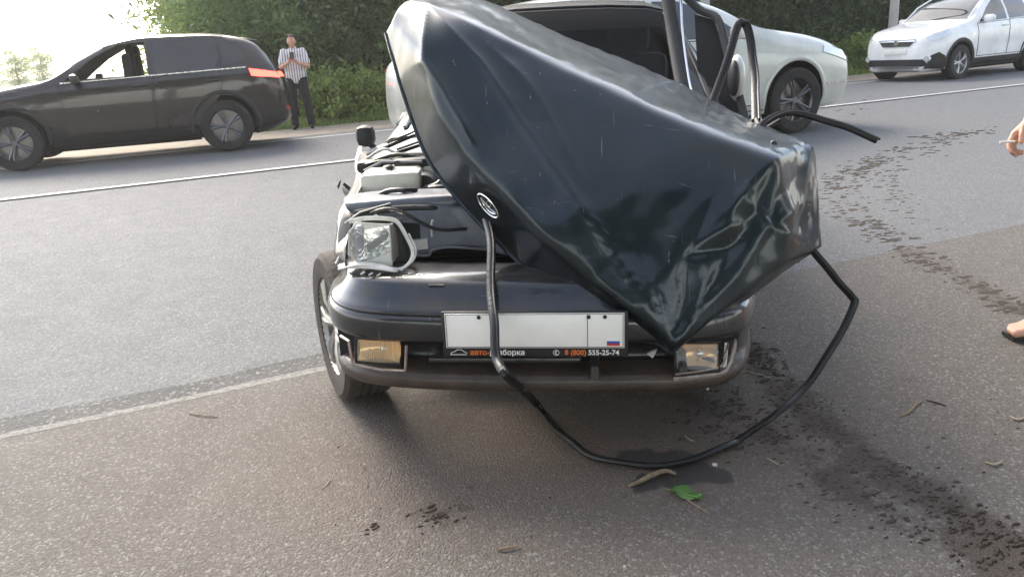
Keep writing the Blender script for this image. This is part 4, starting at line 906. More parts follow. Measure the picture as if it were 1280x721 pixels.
# ---- the bonnet, torn off its front latch, folded up and across
def bonnet():
    C_ = [  # columns from the upper left fold to the lower right tip; each: front edge -> rear edge (x, y, depth)
        [(483, 42, 2.86), (490, 30, 2.81), (498, 18, 2.80), (506, 8, 2.82), (514, 1, 2.84), (522, -8, 3.15)],
        [(499, 104, 2.74), (525, 66, 2.58), (548, 50, 2.62), (562, 36, 2.66), (578, 22, 2.66), (592, -4, 3.30)],
        [(522, 172, 2.64), (548, 140, 2.46), (598, 112, 2.50), (634, 86, 2.58), (662, 62, 2.60), (668, 28, 3.38)],
        [(549, 222, 2.56), (580, 194, 2.38), (650, 165, 2.40), (700, 128, 2.50), (742, 97, 2.53), (748, 62, 3.38)],
        [(588, 268, 2.47), (624, 236, 2.29), (710, 222, 2.30), (775, 175, 2.41), (818, 133, 2.46), (824, 93, 3.32)],
        [(642, 322, 2.37), (678, 294, 2.20), (762, 282, 2.21), (832, 222, 2.33), (893, 163, 2.39), (886, 123, 3.22)],
        [(700, 368, 2.28), (738, 348, 2.15), (800, 336, 2.14), (868, 264, 2.27), (945, 182, 2.35), (938, 151, 3.05)],
        [(770, 399, 2.19), (790, 388, 2.08), (832, 362, 2.10), (894, 300, 2.23), (976, 195, 2.32), (1006, 177, 2.66)],
        [(838, 441, 2.10), (850, 432, 2.07), (880, 398, 2.13), (925, 352, 2.22), (985, 324, 2.25), (1016, 184, 2.60)],
        [(842, 443, 2.14), (858, 426, 2.13), (890, 392, 2.18), (940, 347, 2.28), (1027, 308, 2.40), (1019, 190, 2.64)]]
    P = [[at(*p) for p in col] for col in C_]
    K = 18; NB = 50
    cols = []
    for ci, col in enumerate(P):           # lip strip, one bowed main panel, strip behind the ridge
        c = [col[0].lerp(col[1], t) for t in np.linspace(0, 1, 13)[:-1]]
        bul = .028 if ci < 7 else .015
        c += [col[1].lerp(col[4], t) + Vector((.0, -.75, .45)) * bul * 4 * t * (1 - t) for t in np.linspace(0, 1, NB)[:-1]]
        c += [col[4].lerp(col[5], t) for t in np.linspace(0, 1, 15)]; cols.append(c)
    D = []
    for i in range(len(cols) - 1):
        for j in range(K):
            t = j / K; row = []
            for a, b, c, d in zip(cols[max(i - 1, 0)], cols[i], cols[i + 1], cols[min(i + 2, len(cols) - 1)]):
                if i >= 6: row.append(b.lerp(c, t))
                else: m0, m1 = (c - a) * .42, (d - b) * .42; row.append(b * (2 * t**3 - 3 * t * t + 1) + m0 * (t**3 - 2 * t * t + t) + c * (-2 * t**3 + 3 * t * t) + m1 * (t**3 - t * t))
            D.append(row)
    D.append(cols[-1]); A = np.array([[tuple(p) for p in r] for r in D]); nu, nv = A.shape[:2]
    for it in range(12):                    # soften the folds to a few centimetres
        B = A.copy(); B[1:-1, 1:-1] = .5 * A[1:-1, 1:-1] + .125 * (A[:-2, 1:-1] + A[2:, 1:-1] + A[1:-1, :-2] + A[1:-1, 2:]); A = B
    dU = np.gradient(A, axis=0); dV = np.gradient(A, axis=1); NN = np.cross(dU, dV); NN /= np.linalg.norm(NN, axis=2)[:, :, None] + 1e-9
    NN *= np.where((NN * (A - np.array(CAM))).sum(2) < 0, 1, -1)[:, :, None]
    R_ = A - np.array(CAM); kk = R_ @ np.array(fw); PX = 640 + F * (R_ @ np.array(rt)) / kk; PY = 360.5 - F * (R_ @ np.array(up)) / kk
    CR = [([(537, 10), (600, 78), (646, 146), (713, 240), (785, 340), (838, 436)], .009, 9), ([(532, 10), (533, 77), (570, 140), (600, 190)], .010, 8), ([(613, 60), (653, 97), (672, 122), (730, 230)], .005, 8),
          ([(838, 436), (858, 412), (880, 382), (915, 350), (950, 300)], .009, 8), ([(838, 430), (852, 380), (862, 320), (890, 250)], -.008, 9), ([(838, 436), (812, 370), (790, 300)], -.006, 8),
          ([(975, 196), (945, 262), (905, 330), (868, 400)], -.010, 12), ([(862, 318), (895, 312), (928, 305)], -.010, 6), ([(925, 240), (960, 280), (1000, 300)], .010, 8), ([(960, 300), (975, 250), (1000, 215)], -.009, 8),
          ([(905, 345), (940, 300), (985, 265), (1015, 250)], .008, 7), ([(700, 250), (735, 330), (790, 385)], .006, 9), ([(838, 436), (826, 380), (806, 340)], .006, 5), ([(838, 436), (846, 390), (850, 350)], .006, 4), ([(838, 436), (868, 385), (888, 340)], .005, 5),
          ([(940, 222), (915, 262), (902, 300)], .006, 5), ([(990, 215), (985, 255), (995, 300)], .007, 5), ([(950, 270), (985, 285), (1015, 282)], -.006, 5), ([(880, 300), (905, 285), (940, 282)], .006, 4), ([(640, 120), (668, 150), (700, 205)], .003, 5), ([(566, 95), (640, 210), (690, 300)], -.003, 12)]
    dsp = np.zeros(PX.shape)
    for line, h, w_ in CR:
        best = np.full(PX.shape, 1e9); tt = np.zeros(PX.shape); n_ = len(line) - 1
        for q, ((ax, ay), (bx, by)) in enumerate(zip(line[:-1], line[1:])):
            dx, dy = bx - ax, by - ay; t = np.clip(((PX - ax) * dx + (PY - ay) * dy) / (dx * dx + dy * dy), 0, 1)
            d = np.hypot(PX - ax - t * dx, PY - ay - t * dy); m_ = d < best; best = np.where(m_, d, best); tt = np.where(m_, (q + t) / n_, tt)
        dsp += (2.0 if line[0][0] < 640 else 1.35) * h * np.exp(-np.abs(best) / w_) * np.clip(4 * tt * (1 - tt) + .35, 0, 1)
    V = []; Fs = []
    for i in range(nu):
        for j in range(nv):
            p = Vector(A[i, j]); n_ = Vector(NN[i, j]); u = i / K
            e_ = min(1, min(j, nv - 1 - j) / 6)
            h = dsp[i, j] * e_ + .005 * noise.noise(p * 5) + .0012 * noise.noise(p * 17)
            r_ = max(0, (u - 5.0) / 4); h += (.007 * (abs(noise.noise(p * 8 + Vector((4, 1, 2)))) - .2)) * r_
            if j > nv - 16: h += .004 * noise.noise(p * 30) * min(1, (j - nv + 16) / 4)
            V.append(wl(p + n_ * h))
    for i in range(nu - 1):
        for j in range(nv - 1): Fs.append((i * nv + j, i * nv + j + 1, (i + 1) * nv + j + 1, (i + 1) * nv + j))
    o = mk('bonnet', V, Fs, P_wr, wroot)
    s = o.modifiers.new('t', 'SOLIDIFY'); s.thickness = .010; s.offset = 1
    # frame ribs under the skin
    g = G()
    for col in (1.5, 4, 6.5):
        i = int(col * K); g.tube([V[i * nv + j] + Vector((.035, 0, 0)) for j in range(16, nv - 12, 8)], .022, 6, flat=.5)
    g.ob('bonnet_frame', M_black, o)
    # folded front lip edge
    g = G(); g.tube([V[i * nv] for i in range(0, nu)], .006, 6); g.ob('bonnet_lip', P_wr, o)
    # oval badge with a sail-and-hull sign
    _c = wl(at(615, 256, 2.4)); _b = min(range(len(V)), key=lambda q: (math.hypot(PX.ravel()[q] - 615, PY.ravel()[q] - 256))); i0, j0 = divmod(_b, nv)
    c = V[i0 * nv + j0]; du = (V[(i0 + 8) * nv + j0] - V[(i0 - 8) * nv + j0]).normalized(); dv = (V[i0 * nv + j0 + 6] - V[i0 * nv + j0 - 6])
    n = du.cross(dv).normalized(); n = n if n.x < 0 else -n; dv = n.cross(du).normalized()
    Wd = wl(at(615, 256, 2.3)) ; 
    def e(u, v, d=.014): return c + du * u + dv * v + n * d
    g = G(); g.tube([e(.047 * math.cos(t), .026 * math.sin(t)) for t in np.linspace(0, 2 * PI, 33)], .0028, 6, caps=False); bd = g.ob('badge', M_chrome, o)
    g = G(); g.add([e(.046 * math.cos(t), .025 * math.sin(t), .0125) for t in np.linspace(0, 2 * PI, 32, endpoint=False)], [tuple(range(32))]).ob('badge_ground', P_wr, bd)
    g = G(); g.tube(smoothpath([e(-.034, .002), e(-.012, -.012), e(.016, -.013), e(.036, .000), e(.010, -.003), e(-.012, -.002), e(-.034, .002)], 4), .0024, 5)
    g.tube(smoothpath([e(-.010, -.004), e(-.006, .014), e(.006, .021), e(.012, .008), e(.004, -.002)], 4), .0024, 5); g.ob('badge_sign', M_chrome, bd)
    # rubber stop on the right corner
    k = wl(at(967, 180, 2.52)); 
    bv = BVHTree.FromPolygons(V, Fs); h = bv.find_nearest(k); g = G(); g.ball(h[0] + h[1] * 0, .012, 10); g.ob('rubber_stop', M_rub, o)
    return bv
HB = bonnet()

# ---- torn rubber seals
def seal(nm, pts, r, label, flat=.7, k=8):
    g = G(); P = [p + noise.noise_vector(p * 7) * .006 for p in smoothpath(pts, k)]
    c = Vector((sum(p.x for p in P) / len(P), sum(p.y for p in P) / len(P), min(p.z for p in P)))
    g.tube([p - c for p in P], r, 10, flat=flat, nrm=(0, -1, .3))
    lip = G(); o = g.ob(nm, M_rub); o.location = c
    for i in range(0): pass
    l = G(); l.tube([p - c + Vector((r * .55, -r * .65, r * .3)) for p in P], r * .32, 6); l.ob('seal_lip', M_rub, o)
    return tag(o, label, 'rubber seal')
gd_ = lambda x, y: gz(x, y, .016)
seal('rubber_seal', [at(606, 270, 2.44), at(612, 300, 2.34), at(614, 350, 2.22), at(617, 400, 2.10), at(620, 445, 2.04), at(638, 474, 2.0), gd_(668, 508) + Vector((0, 0, .02)), gd_(700, 541), gd_(745, 571), gd_(800, 580), gd_(860, 575), gd_(908, 557), gd_(925, 549),
                     at(968, 520, 2.16), at(1010, 480, 2.26), at(1045, 425, 2.32), at(1066, 382, 2.36), at(1062, 370, 2.37), at(1046, 352, 2.37), at(1030, 330, 2.38), at(1010, 306, 2.40)], .0135,
     'long black rubber seal looping from the wreck down onto the asphalt')
seal('rubber_seal', [at(884, 140, 3.3), at(898, 108, 3.35), at(912, 68, 3.4), at(922, 36, 3.45), at(928, 29, 3.45), at(935, 36, 3.45), at(941, 70, 3.4), at(944, 105, 3.3), at(946, 150, 3.1)], .017,
     'black rubber seal bent into a tall narrow hoop above the bonnet corner')
seal('rubber_seal', [at(948, 165, 2.95), at(958, 152, 2.95), at(978, 143, 2.95), at(1002, 143, 2.94), at(1035, 152, 2.92), at(1065, 162, 2.9), at(1096, 175, 2.88)], .013,
     'short black rubber seal sticking out rightwards over the road', k=6)
g = GW(); g.tube([at(945, 150, 3.1), at(952, 165, 3.0), at(975, 150, 3.0)], .010, 6).tube([at(995, 318, 2.5), at(998, 328, 2.5)], .005, 6); g.ob('torn_bracket', M_black, wroot)

# ------------------------------------------------------------------ people
def skinmat(name, col):
    m = mat(name, col, .5, var=.18, vscale=14, bump=.25, bscale=90); b = m.node_tree.nodes['Principled BSDF']
    b.inputs['Subsurface Weight'].default_value = .12; b.inputs['Subsurface Radius'].default_value = (.01, .004, .002); return m
M_skin = skinmat('skin', (.56, .30, .21)); M_hair = mat('dark_hair', (.018, .014, .012), .7, bump=.6, bscale=150)
M_shoe = mat('black_shoe', (.015, .015, .016), .45); M_trs = mat('black_trousers', (.012, .013, .017), .9, var=.3, bump=.3, bscale=30)
def stripes():
    m = mat('striped_shirt_cloth', (.70, .70, .72), .85); nt = m.node_tree; N = nt.nodes; L = nt.links
    tc = N.new('ShaderNodeTexCoord'); sx = N.new('ShaderNodeSeparateXYZ'); L.new(tc.outputs['Object'], sx.inputs[0])
    a = N.new('ShaderNodeMath'); a.operation = 'MULTIPLY'; a.inputs[1].default_value = 22; L.new(sx.outputs[0], a.inputs[0])
    f = N.new('ShaderNodeMath'); f.operation = 'FRACT'; L.new(a.outputs[0], f.inputs[0]); c = N.new('ShaderNodeMath'); c.operation = 'GREATER_THAN'; c.inputs[1].default_value = .72; L.new(f.outputs[0], c.inputs[0])
    x = N.new('ShaderNodeMix'); x.data_type = 'RGBA'; x.inputs['A'].default_value = (.72, .72, .74, 1); x.inputs['B'].default_value = (.16, .13, .15, 1)
    L.new(c.outputs[0], x.inputs['Factor']); L.new(x.outputs['Result'], N['Principled BSDF'].inputs['Base Color']); return m
M_shirt = stripes(); M_tee = mat('grey_tee_cloth', (.12, .13, .16), .9, var=.2); M_short = mat('dark_shorts_cloth', (.03, .035, .05), .9, var=.2)

def cone(g, p0, r0, p1, r1, n=14):
    p0, p1 = Vector(p0), Vector(p1); d = p1 - p0; L_ = d.length; k = 6
    pts = []; rs = []
    dn = d.normalized() if L_ > 1e-6 else Vector((0, 0, 1))
    for i in range(k): a = -PI / 2 + (PI / 2) * i / k + .02; pts.append(p0 + dn * math.sin(a) * r0); rs.append(math.cos(a) * r0)
    for i in range(5): t = i / 4; pts.append(p0.lerp(p1, t)); rs.append(r0 + (r1 - r0) * t)
    for i in range(1, k + 1): a = (PI / 2) * i / k - .02; pts.append(p1 + dn * math.sin(a) * r1); rs.append(math.cos(a) * r1)
    g.tube(pts, rs, n)
def flesh(name, chain, m, parent, voxel=.009, extra=None, smooth=3):
    """round tapered limbs fused into one continuous skin"""
    g = G()
    for (p0, r0, p1, r1) in chain: cone(g, p0, r0, p1, r1)
    if extra: extra(g)
    o = g.ob(name, m, parent); o.modifiers.clear()
    r = o.modifiers.new('fuse', 'REMESH'); r.mode = 'VOXEL'; r.voxel_size = voxel; r.use_smooth_shade = True
    s = o.modifiers.new('soft', 'SMOOTH'); s.factor = .5; s.iterations = smooth; return o
def ell(g, c, r, sc): g.ball(c, r, 16, sc)
def head(g, c, f, s=1.0):
    """c centre of the skull, f facing matrix (local -y is the face)"""
    def P(x, y, z): return Vector(c) + f @ Vector((x * s, y * s, z * s))
    def b(x, y, z, r, sx=1, sy=1, sz=1):
        h = G().ball((0, 0, 0), r * s, 14, (sx, sy, sz)); h.v = [f @ v + P(x, y, z) for v in h.v]; g.add(h.v, h.f)
    b(0, .005, .015, .098, .80, 1.0, 1.0); b(0, -.022, -.045, .072, .80, .95, 1.05); b(0, -.062, -.092, .026, 1.1, .9, .8)   # skull, jaw, chin
    cone(g, P(0, -.098, .012), .009 * s, P(0, -.116, -.026), .014 * s); b(0, -.107, -.032, .013, 1.35, .8, .7)          # nose
    for q in (-1, 1):
        b(q * .078, .010, -.012, .024, .35, .75, 1.25); b(q * .032, -.083, .026, .018, 1.3, .5, .5)                       # ears, brows
        b(q * .045, -.066, -.022, .022, 1, .7, 1)
    b(0, -.093, -.056, .012, 1.9, .7, .45); b(0, -.091, -.067, .012, 1.6, .7, .5)                                           # lips
def face_bits(parent, c, f, s=1.0):
    def P(x, y, z): return Vector(c) + f @ Vector((x * s, y * s, z * s))
    g = G()
    for q in (-1, 1): g.ball(P(q * .031, -.084, .006), .0115 * s, 10)
    g.ob('eyes', mat('eye_white', (.55, .53, .5), .2), parent)
    g = G()
    for q in (-1, 1): g.ball(P(q * .031, -.0925, .005), .0055 * s, 8)
    g.ob('pupils', M_hair, parent)
    g = G()
    h = G().ball((0, 0, 0), .112 * s, 18, (.80, 1.0, .95)); keep = []
    for v in h.v:
        if v.y < -.035 * s and v.z < .055 * s: v.y = -.02 * s if v.z > -.02 else v.y * .2; v *= .88
        if v.z < -.035 * s: v *= .82
    h.v = [f @ (v + Vector((0, .012 * s, .028 * s))) + Vector(c) for v in h.v]; g.add(h.v, h.f); g.ob('hair', M_hair, parent)
def hand(chain, wrist, palm_dir, side, curl, s=1.0, thumb=1, curls=None):
    """palm plus five bent fingers appended to chain. palm_dir: along the hand; side: towards the thumb; curl axis by bend towards `curl` direction"""
    a = Vector(palm_dir).normalized(); b = Vector(side); b = (b - a * b.dot(a)).normalized(); n = Vector(curl); n = (n - a * n.dot(a) - b * n.dot(b)).normalized(); w = Vector(wrist)
    for k in (-.026, -.009, .009, .026): chain.append((w + b * k * .6 * s + a * .012 * s, .014 * s, w + b * k * s + a * .078 * s, .0125 * s))
    for i, (k, L_) in enumerate(((.028, .070), (.010, .078), (-.009, .072), (-.027, .056))):
        p = w + a * .082 * s + b * k * s; ang = 0; c0 = (curls[i] if curls else .5)
        for j, fr in enumerate((.48, .30, .24)):
            ang += c0 * (.7 if j == 0 else 1); d = a * math.cos(ang) + n * math.sin(ang); q = p + d * L_ * fr * s
            chain.append((p, (.0098 - .001 * j) * s, q, (.0090 - .001 * j) * s)); p = q
    t0 = w + a * .022 * s + b * .022 * s; t1 = t0 + (a * .7 + b * .6 + n * .3).normalized() * .040 * s; t2 = t1 + (a * .9 + b * .1 + n * .5 * thumb).normalized() * .032 * s; t3 = t2 + (a * .8 - b * .15 + n * .6 * thumb).normalized() * .026 * s
    chain += [(t0, .014 * s, t1, .0115 * s), (t1, .011 * s, t2, .0095 * s), (t2, .0095 * s, t3, .0082 * s)]
    return p

def far_man():
    pos = gz(379, 161, -.075); root = empty('person', pos, rad(8), label='man in a striped shirt and black trousers standing on the far verge', cat='person')
    T = Matrix.Rotation(rad(14), 3, 'X'); hc = (0, -.035, 1.575)
    sh = [(-.168, 0, 1.39), (.168, 0, 1.39)]; el = [(-.24, -.10, 1.13), (.25, -.09, 1.13)]; wr = [(-.06, -.27, 1.22), (.075, -.27, 1.20)]
    ch = [((0, 0, .98), .115, (0, .01, 1.15), .105), ((-.06, 0, 1.2), .10, (.06, 0, 1.2), .10), ((-.09, .005, 1.33), .085, (.09, .005, 1.33), .085), ((0, .01, 1.40), .06, (0, -.02, 1.52), .05), ((-.08, 0, .94), .09, (.08, 0, .94), .09)]
    for i, q in enumerate((-1, 1)):
        ch += [(sh[i], .052, el[i], .040), (el[i], .040, wr[i], .026)]
        ch += [((q * .09, 0, .90), .085, (q * (.12 if q < 0 else .14), -.01, .49), .055), ((q * (.12 if q < 0 else .14), -.01, .49), .053, (q * (.13 if q < 0 else .17), .02, .09), .036), ((q * (.13 if q < 0 else .17), .03, .05), .035, (q * (.14 if q < 0 else .19), -.12, .03), .03)]
    hand(ch, wr[0], (.5, -.25, .4), (0, -.6, .6), (.2, .2, .9), curls=(.7, .7, .8, .8)); hand(ch, wr[1], (-.5, -.25, .4), (0, -.6, .6), (-.2, .2, .9), curls=(.7, .7, .8, .8))
    def ex(g): head(g, hc, T)
    b = flesh('body', ch, M_skin, root, .0085, ex, 2); face_bits(root, hc, T)
    s = [((-.06, .0, 1.0), .135, (.06, 0, 1.0), .135), ((-.07, 0, 1.1), .132, (.07, 0, 1.1), .132), ((-.07, 0, 1.2), .125, (.07, 0, 1.2), .125), ((-.09, .005, 1.35), .098, (.09, .005, 1.35), .098), ((0, .01, 1.42), .085, (0, .0, 1.455), .066)]
    for i in (0, 1): s += [(sh[i], .072, tuple(np.array(sh[i]) * .3 + np.array(el[i]) * .7), .066)]
    s += [((0, .0, .93), .135, (0, 0, 1.0), .13)]
    flesh('shirt', s, M_shirt, root, .010, None, 4)
    p = [((-.08, 0, .90), .112, (.08, 0, .90), .112), ((-.07, 0, .98), .10, (.07, 0, .98), .10)]
    for q in (-1, 1):
        k = .12 if q < 0 else .14; e = .13 if q < 0 else .17
        p += [((q * .09, 0, .88), .105, (q * k, -.01, .49), .078), ((q * k, -.01, .49), .077, (q * e, .02, .10), .070)]
    flesh('trousers', p, M_trs, root, .010, None, 4)
    for q in (-1, 1):
        e = .13 if q < 0 else .17; flesh('shoe', [((q * e, .06, .045), .045, (q * (e + .01), -.08, .04), .043), ((q * (e + .01), -.08, .035), .04, (q * (e + .015), -.15, .03), .034)], M_shoe, root, .01)
    g = G(); g.box((.01, -.37, 1.33), (.075, .012, .145), rot=Matrix.Rotation(rad(-35), 3, 'X'), bev=.004); o = g.ob('mobile_phone', M_black); c = Vector((.01, -.37, 1.33))
    for v in o.data.vertices: v.co -= c
    o.location = pos + Matrix.Rotation(rad(8), 3, 'Z') @ c; o.rotation_euler = (0, 0, rad(8)); tag(o, 'small black phone held up at chest height by the man on the verge', 'phone')
far_man()

def near_man():
    O = Vector((2.20, 2.94, 0)); root = empty('person', O, 0, label='person at the right edge showing only a hand with a cigarette and bare toes', cat='person')
    L = lambda p: Vector(p) - O
    toe = gz(1258, 414, .03); foot_y = toe.y
    hw = at(1290, 150, 2.74); elb = Vector((2.16, 2.66, 1.10)); shd = Vector((2.20, 2.72, 1.42)); hp = Vector((2.20, 2.94, .95))
    hc = L((2.16, 2.94, 1.63)); T = Matrix.Rotation(rad(-90), 3, 'Z')
    ch = [(L((2.2, 2.94, .98)), .12, L((2.2, 2.94, 1.2)), .115), (L((2.2, 2.86, 1.38)), .09, L((2.2, 3.02, 1.38)), .09), (L((2.2, 2.94, 1.4)), .06, L((2.18, 2.94, 1.55)), .052)]
    ch += [(L(shd), .052, L(elb), .042), (L(elb), .042, L(hw), .027), (L((2.2, 3.16, 1.42)), .052, L((2.26, 3.2, 1.12)), .042), (L((2.26, 3.2, 1.12)), .042, L((2.16, 3.18, .87)), .027)]
    for fx, fy in ((0, foot_y + .0), (.34, foot_y + .24)):
        hx = toe.x + .20 + fx
        ch += [(L((2.2, 2.94 + (.09 if fy > 3.05 else -.07), .92)), .09, L((2.22, fy, .50)), .056), (L((2.22, fy, .50)), .056, L((hx + .0, fy, .11)), .036), (L((hx + .02, fy, .065)), .036, L((hx - .09, fy, .055)), .036)]
        for k, (dy, dl, r) in enumerate(((-.036, .0, .0165), (-.012, -.004, .012), (.008, .004, .0115), (.026, .014, .011), (.042, .028, .0105))):
            sgn = 1 if fy < 3.05 else -1
            ch += [(L((hx - .085, fy + dy * .8 * sgn, .048)), .024, L((toe.x + fx + .045 + dl, fy + dy * sgn, .037)), r * 1.1), (L((toe.x + fx + .045 + dl, fy + dy * sgn, .037)), r * 1.05, L((toe.x + fx + .014 + dl, fy + dy * sgn, .033)), r)]
    # hand: fingers hang down and curl round a cigarette
    hand(ch, L(hw), (-.62, -.05, -.62), (-.45, -.55, .45), (.25, .5, -.9), s=1.0, curls=(.42, .55, .75, .85))
    hand(ch, L((2.16, 3.18, .86)), (-.1, 0, -1), (-1, 0, 0), (0, -1, 0), curls=(.3, .3, .35, .4))
    def ex(g): head(g, hc, T)
    flesh('body', ch, M_skin, root, .0052, ex, 2); face_bits(root, hc, T)
    flesh('tee_shirt', [(L((2.2, 2.88, .96)), .14, L((2.2, 3.0, .96)), .14), (L((2.2, 2.88, 1.08)), .138, L((2.2, 3.0, 1.08)), .138), (L((2.2, 2.88, 1.2)), .132, L((2.2, 3.0, 1.2)), .132), (L((2.2, 2.83, 1.37)), .095, L((2.2, 3.05, 1.37)), .095), (L(shd), .072, L(shd.lerp(elb, .6)), .068), (L((2.2, 3.16, 1.42)), .072, L((2.24, 3.185, 1.24)), .068)], M_tee, root, .010, None, 4)
    flesh('shorts', [(L((2.2, 2.88, .92)), .125, L((2.2, 3.0, .92)), .125), (L((2.2, 2.87, .88)), .11, L((2.22, foot_y + .01, .52)), .085), (L((2.2, 3.03, .88)), .11, L((2.22, foot_y + .25, .52)), .085)], M_short, root, .010, None, 4)
    for fx, fy in ((0, foot_y), (.34, foot_y + .24)):
        g = G(); hx = toe.x + fx; P = [L((hx + .006 + .27 * t, fy + .05 * s_ * (1 - .35 * abs(2 * t - .9) ** 2), .003)) for s_, ts in ((1, np.linspace(0, 1, 10)), (-1, np.linspace(1, 0, 10))) for t in ts]
        g.prism(P, (0, 0, .016)); sd_ = g.ob('sandal', M_black, root)
        g = G(); g.tube([L((hx + .12, fy - .052, .015)), L((hx + .10, fy - .03, .07)), L((hx + .10, fy + .02, .082)), L((hx + .11, fy + .05, .02))], .008, 8, flat=2.2); g.ob('strap', M_black, sd_)
    g = G(); a, b = at(1250, 178, 2.67), at(1268, 177, 2.69); c = b.copy(); d = (b - a).normalized(); b2 = b + d * .035
    g.tube([a - c, b - c], .0038, 10); o = g.ob('cigarette', mat('cigarette_paper', (.80, .79, .76), .8)); o.location = c; tag(o, 'lit white cigarette held between fingers at the right edge', 'cigarette')
    g = G(); g.tube([b - c, b2 - c], .0039, 10); g.ob('filter_tip', mat('cigarette_filter', (.55, .30, .10), .8), o)
near_man()

# ------------------------------------------------------------------ vegetation, posts
L_dark = leafmat('leaf_dark', (.028, .062, .018), (.095, .155, .050)); L_mid = leafmat('leaf_mid', (.075, .145, .045), (.23, .33, .12), .5); L_yel = leafmat('leaf_light', (.15, .23, .05), (.40, .48, .15), .5)
M_bark = mat('bark', (.055, .045, .036), .9, var=.4, vscale=12, bump=.8, bscale=25)
def crown_mesh(name, n, rx, rz, zc, leaf, m, seed, clumps=70, low=0.0):
    r = np.random.default_rng(seed); C = r.normal(size=(clumps, 3)); C /= np.linalg.norm(C, axis=1)[:, None]
    C *= (r.random(clumps) ** .45)[:, None] * np.array([rx, rx, rz]); C[:, 2] += zc; C[:, 2] = np.maximum(C[:, 2], low)
    C += r.normal(size=C.shape) * .12 * rx
    k = r.integers(0, clumps, n); cr = rx * (.14 + .16 * r.random(clumps)); ct = r.random(clumps)
    P = C[k] + r.normal(size=(n, 3)) * cr[k][:, None] * np.array([1, 1, .75]) * .8
    N = r.normal(size=(n, 3)) + np.array([0, 0, .6]); N /= np.linalg.norm(N, axis=1)[:, None]
    A = np.cross(N, r.normal(size=(n, 3))); A /= np.linalg.norm(A, axis=1)[:, None]; B = np.cross(N, A)
    s = leaf * (.6 + .8 * r.random(n))[:, None]
    V = np.stack([P - A * s, P - B * s * .45 + N * s * .12, P + A * s, P + B * s * .45 + N * s * .12], 1).reshape(-1, 3)
    tone = np.clip(.25 + .5 * ct[k] + .3 * r.normal(size=n) * .6, 0, 1)
    return fastmesh(name, V, np.arange(4 * n).reshape(-1, 4), m, tone)
def trunk_mesh(seed, h, r0, rx):
    r = random.Random(seed); g = G(); P = [Vector((0, 0, -.3))]
    for i in range(6): P.append(Vector((P[-1].x + r.uniform(-.12, .12), P[-1].y + r.uniform(-.12, .12), h * (i + 1) / 6)))
    g.tube(P, [r0 * (1 - .13 * i) for i in range(7)], 8)
    for i in range(7):
        a = r.uniform(0, 2 * PI); b = P[2 + i % 4]; e = b + Vector((math.cos(a) * rx * .7, math.sin(a) * rx * .7, h * .22)); md = (b + e) / 2 + Vector((0, 0, -.1))
        g.tube([b, md, e], [r0 * .45, r0 * .28, r0 * .1], 6)
    me = bpy.data.meshes.new('trunk'); me.from_pydata([tuple(v) for v in g.v], [], g.f); me.materials.append(M_bark); me.polygons.foreach_set('use_smooth', [True] * len(me.polygons)); return me
VAR = []
for i, (mt, rx, rz, zc, n, lf) in enumerate(((L_dark, 2.3, 2.9, 2.9, 16000, .085), (L_dark, 2.0, 3.4, 3.4, 16000, .075), (L_mid, 2.1, 2.5, 2.4, 15000, .08), (L_mid, 1.7, 2.9, 2.8, 14000, .07), (L_yel, 1.6, 2.3, 2.4, 8000, .07), (L_dark, 3.2, 5.0, 8.5, 16000, .16))):
    VAR.append((crown_mesh('crown', n, rx, rz, zc, lf, mt, 30 + i, 80, .15), trunk_mesh(i, zc * 1.3 if i < 5 else 9.5, .13 if i < 5 else .26, rx)))
def tree(v, x, y, z, s, rz, label, group, name='tree'):
    root = empty(name, (x, y, z), rz, label=label, cat='tree' if name == 'tree' else 'bush', group=group); root.scale = (s, s, s)
    for me, nm in zip(VAR[v], ('crown', 'trunk')): link(bpy.data.objects.new(nm, me), root)
    return root
def onn(px, n):
    d = ray(px, 60); d = Vector((d.x, d.y, 0)); return d * (n / d.dot(RN))
rr = random.Random(5)
FRONT = {335: 'pale green tree between the light saplings and the standing man', 395: 'bushy green tree directly behind the standing man', 455: 'leafy tree just left of the raised bonnet corner',
  520: 'dark bush hidden behind the upper left bonnet corner', 600: 'dark bush behind the middle of the bonnet top edge', 690: 'dark bush behind the wreck windscreen', 780: 'dark bush behind the wreck roof', 860: 'dark bush behind the silver car windscreen',
  925: 'dark green bush just above the silver car bonnet', 985: 'dark green bush above the silver car nose', 1040: 'dark green bush in the gap between silver and white cars', 1095: 'dark green bush just left of the pale lamp post by the white car',
  1150: 'dark bush behind the windscreen of the white car', 1210: 'dark bush behind the roof of the white car', 1275: 'dark bush at the upper right corner', 1340: 'dark bush beyond the right edge', 1420: 'dark bush farthest right beyond the frame'}
G1 = 'trees and bushes massed beyond the far verge'
for px, n, v, s in ((335, 19.0, 2, .80), (395, 19.5, 3, .95), (455, 19.2, 2, .9), (520, 19.8, 0, 1), (600, 19.4, 1, .9), (690, 20, 0, 1), (780, 19.5, 1, .95), (860, 19.3, 0, .9), (925, 19.0, 1, .8), (985, 19.3, 0, .9), (1040, 19.0, 1, .85), (1095, 19.6, 0, .95), (1150, 19.8, 0, .9), (1210, 20, 1, .9), (1275, 20, 0, 1), (1340, 20, 1, 1), (1420, 20, 0, 1)):
    p = onn(px, n); tree(v, p.x, p.y, .0, s * rr.uniform(.92, 1.08), rr.uniform(0, 6.28), FRONT[px], G1)
for px in (330, 375, 430, 500, 580, 660, 740, 820, 890, 950, 1010, 1070, 1125, 1185, 1250, 1320, 1400, 1500):
    p = onn(px, rr.uniform(22.5, 25)); tree(rr.choice((0, 1, 0, 2)), p.x, p.y, .0, rr.uniform(1.15, 1.5), rr.uniform(0, 6.28), 'tall dark tree in the second row of the thicket', G1)
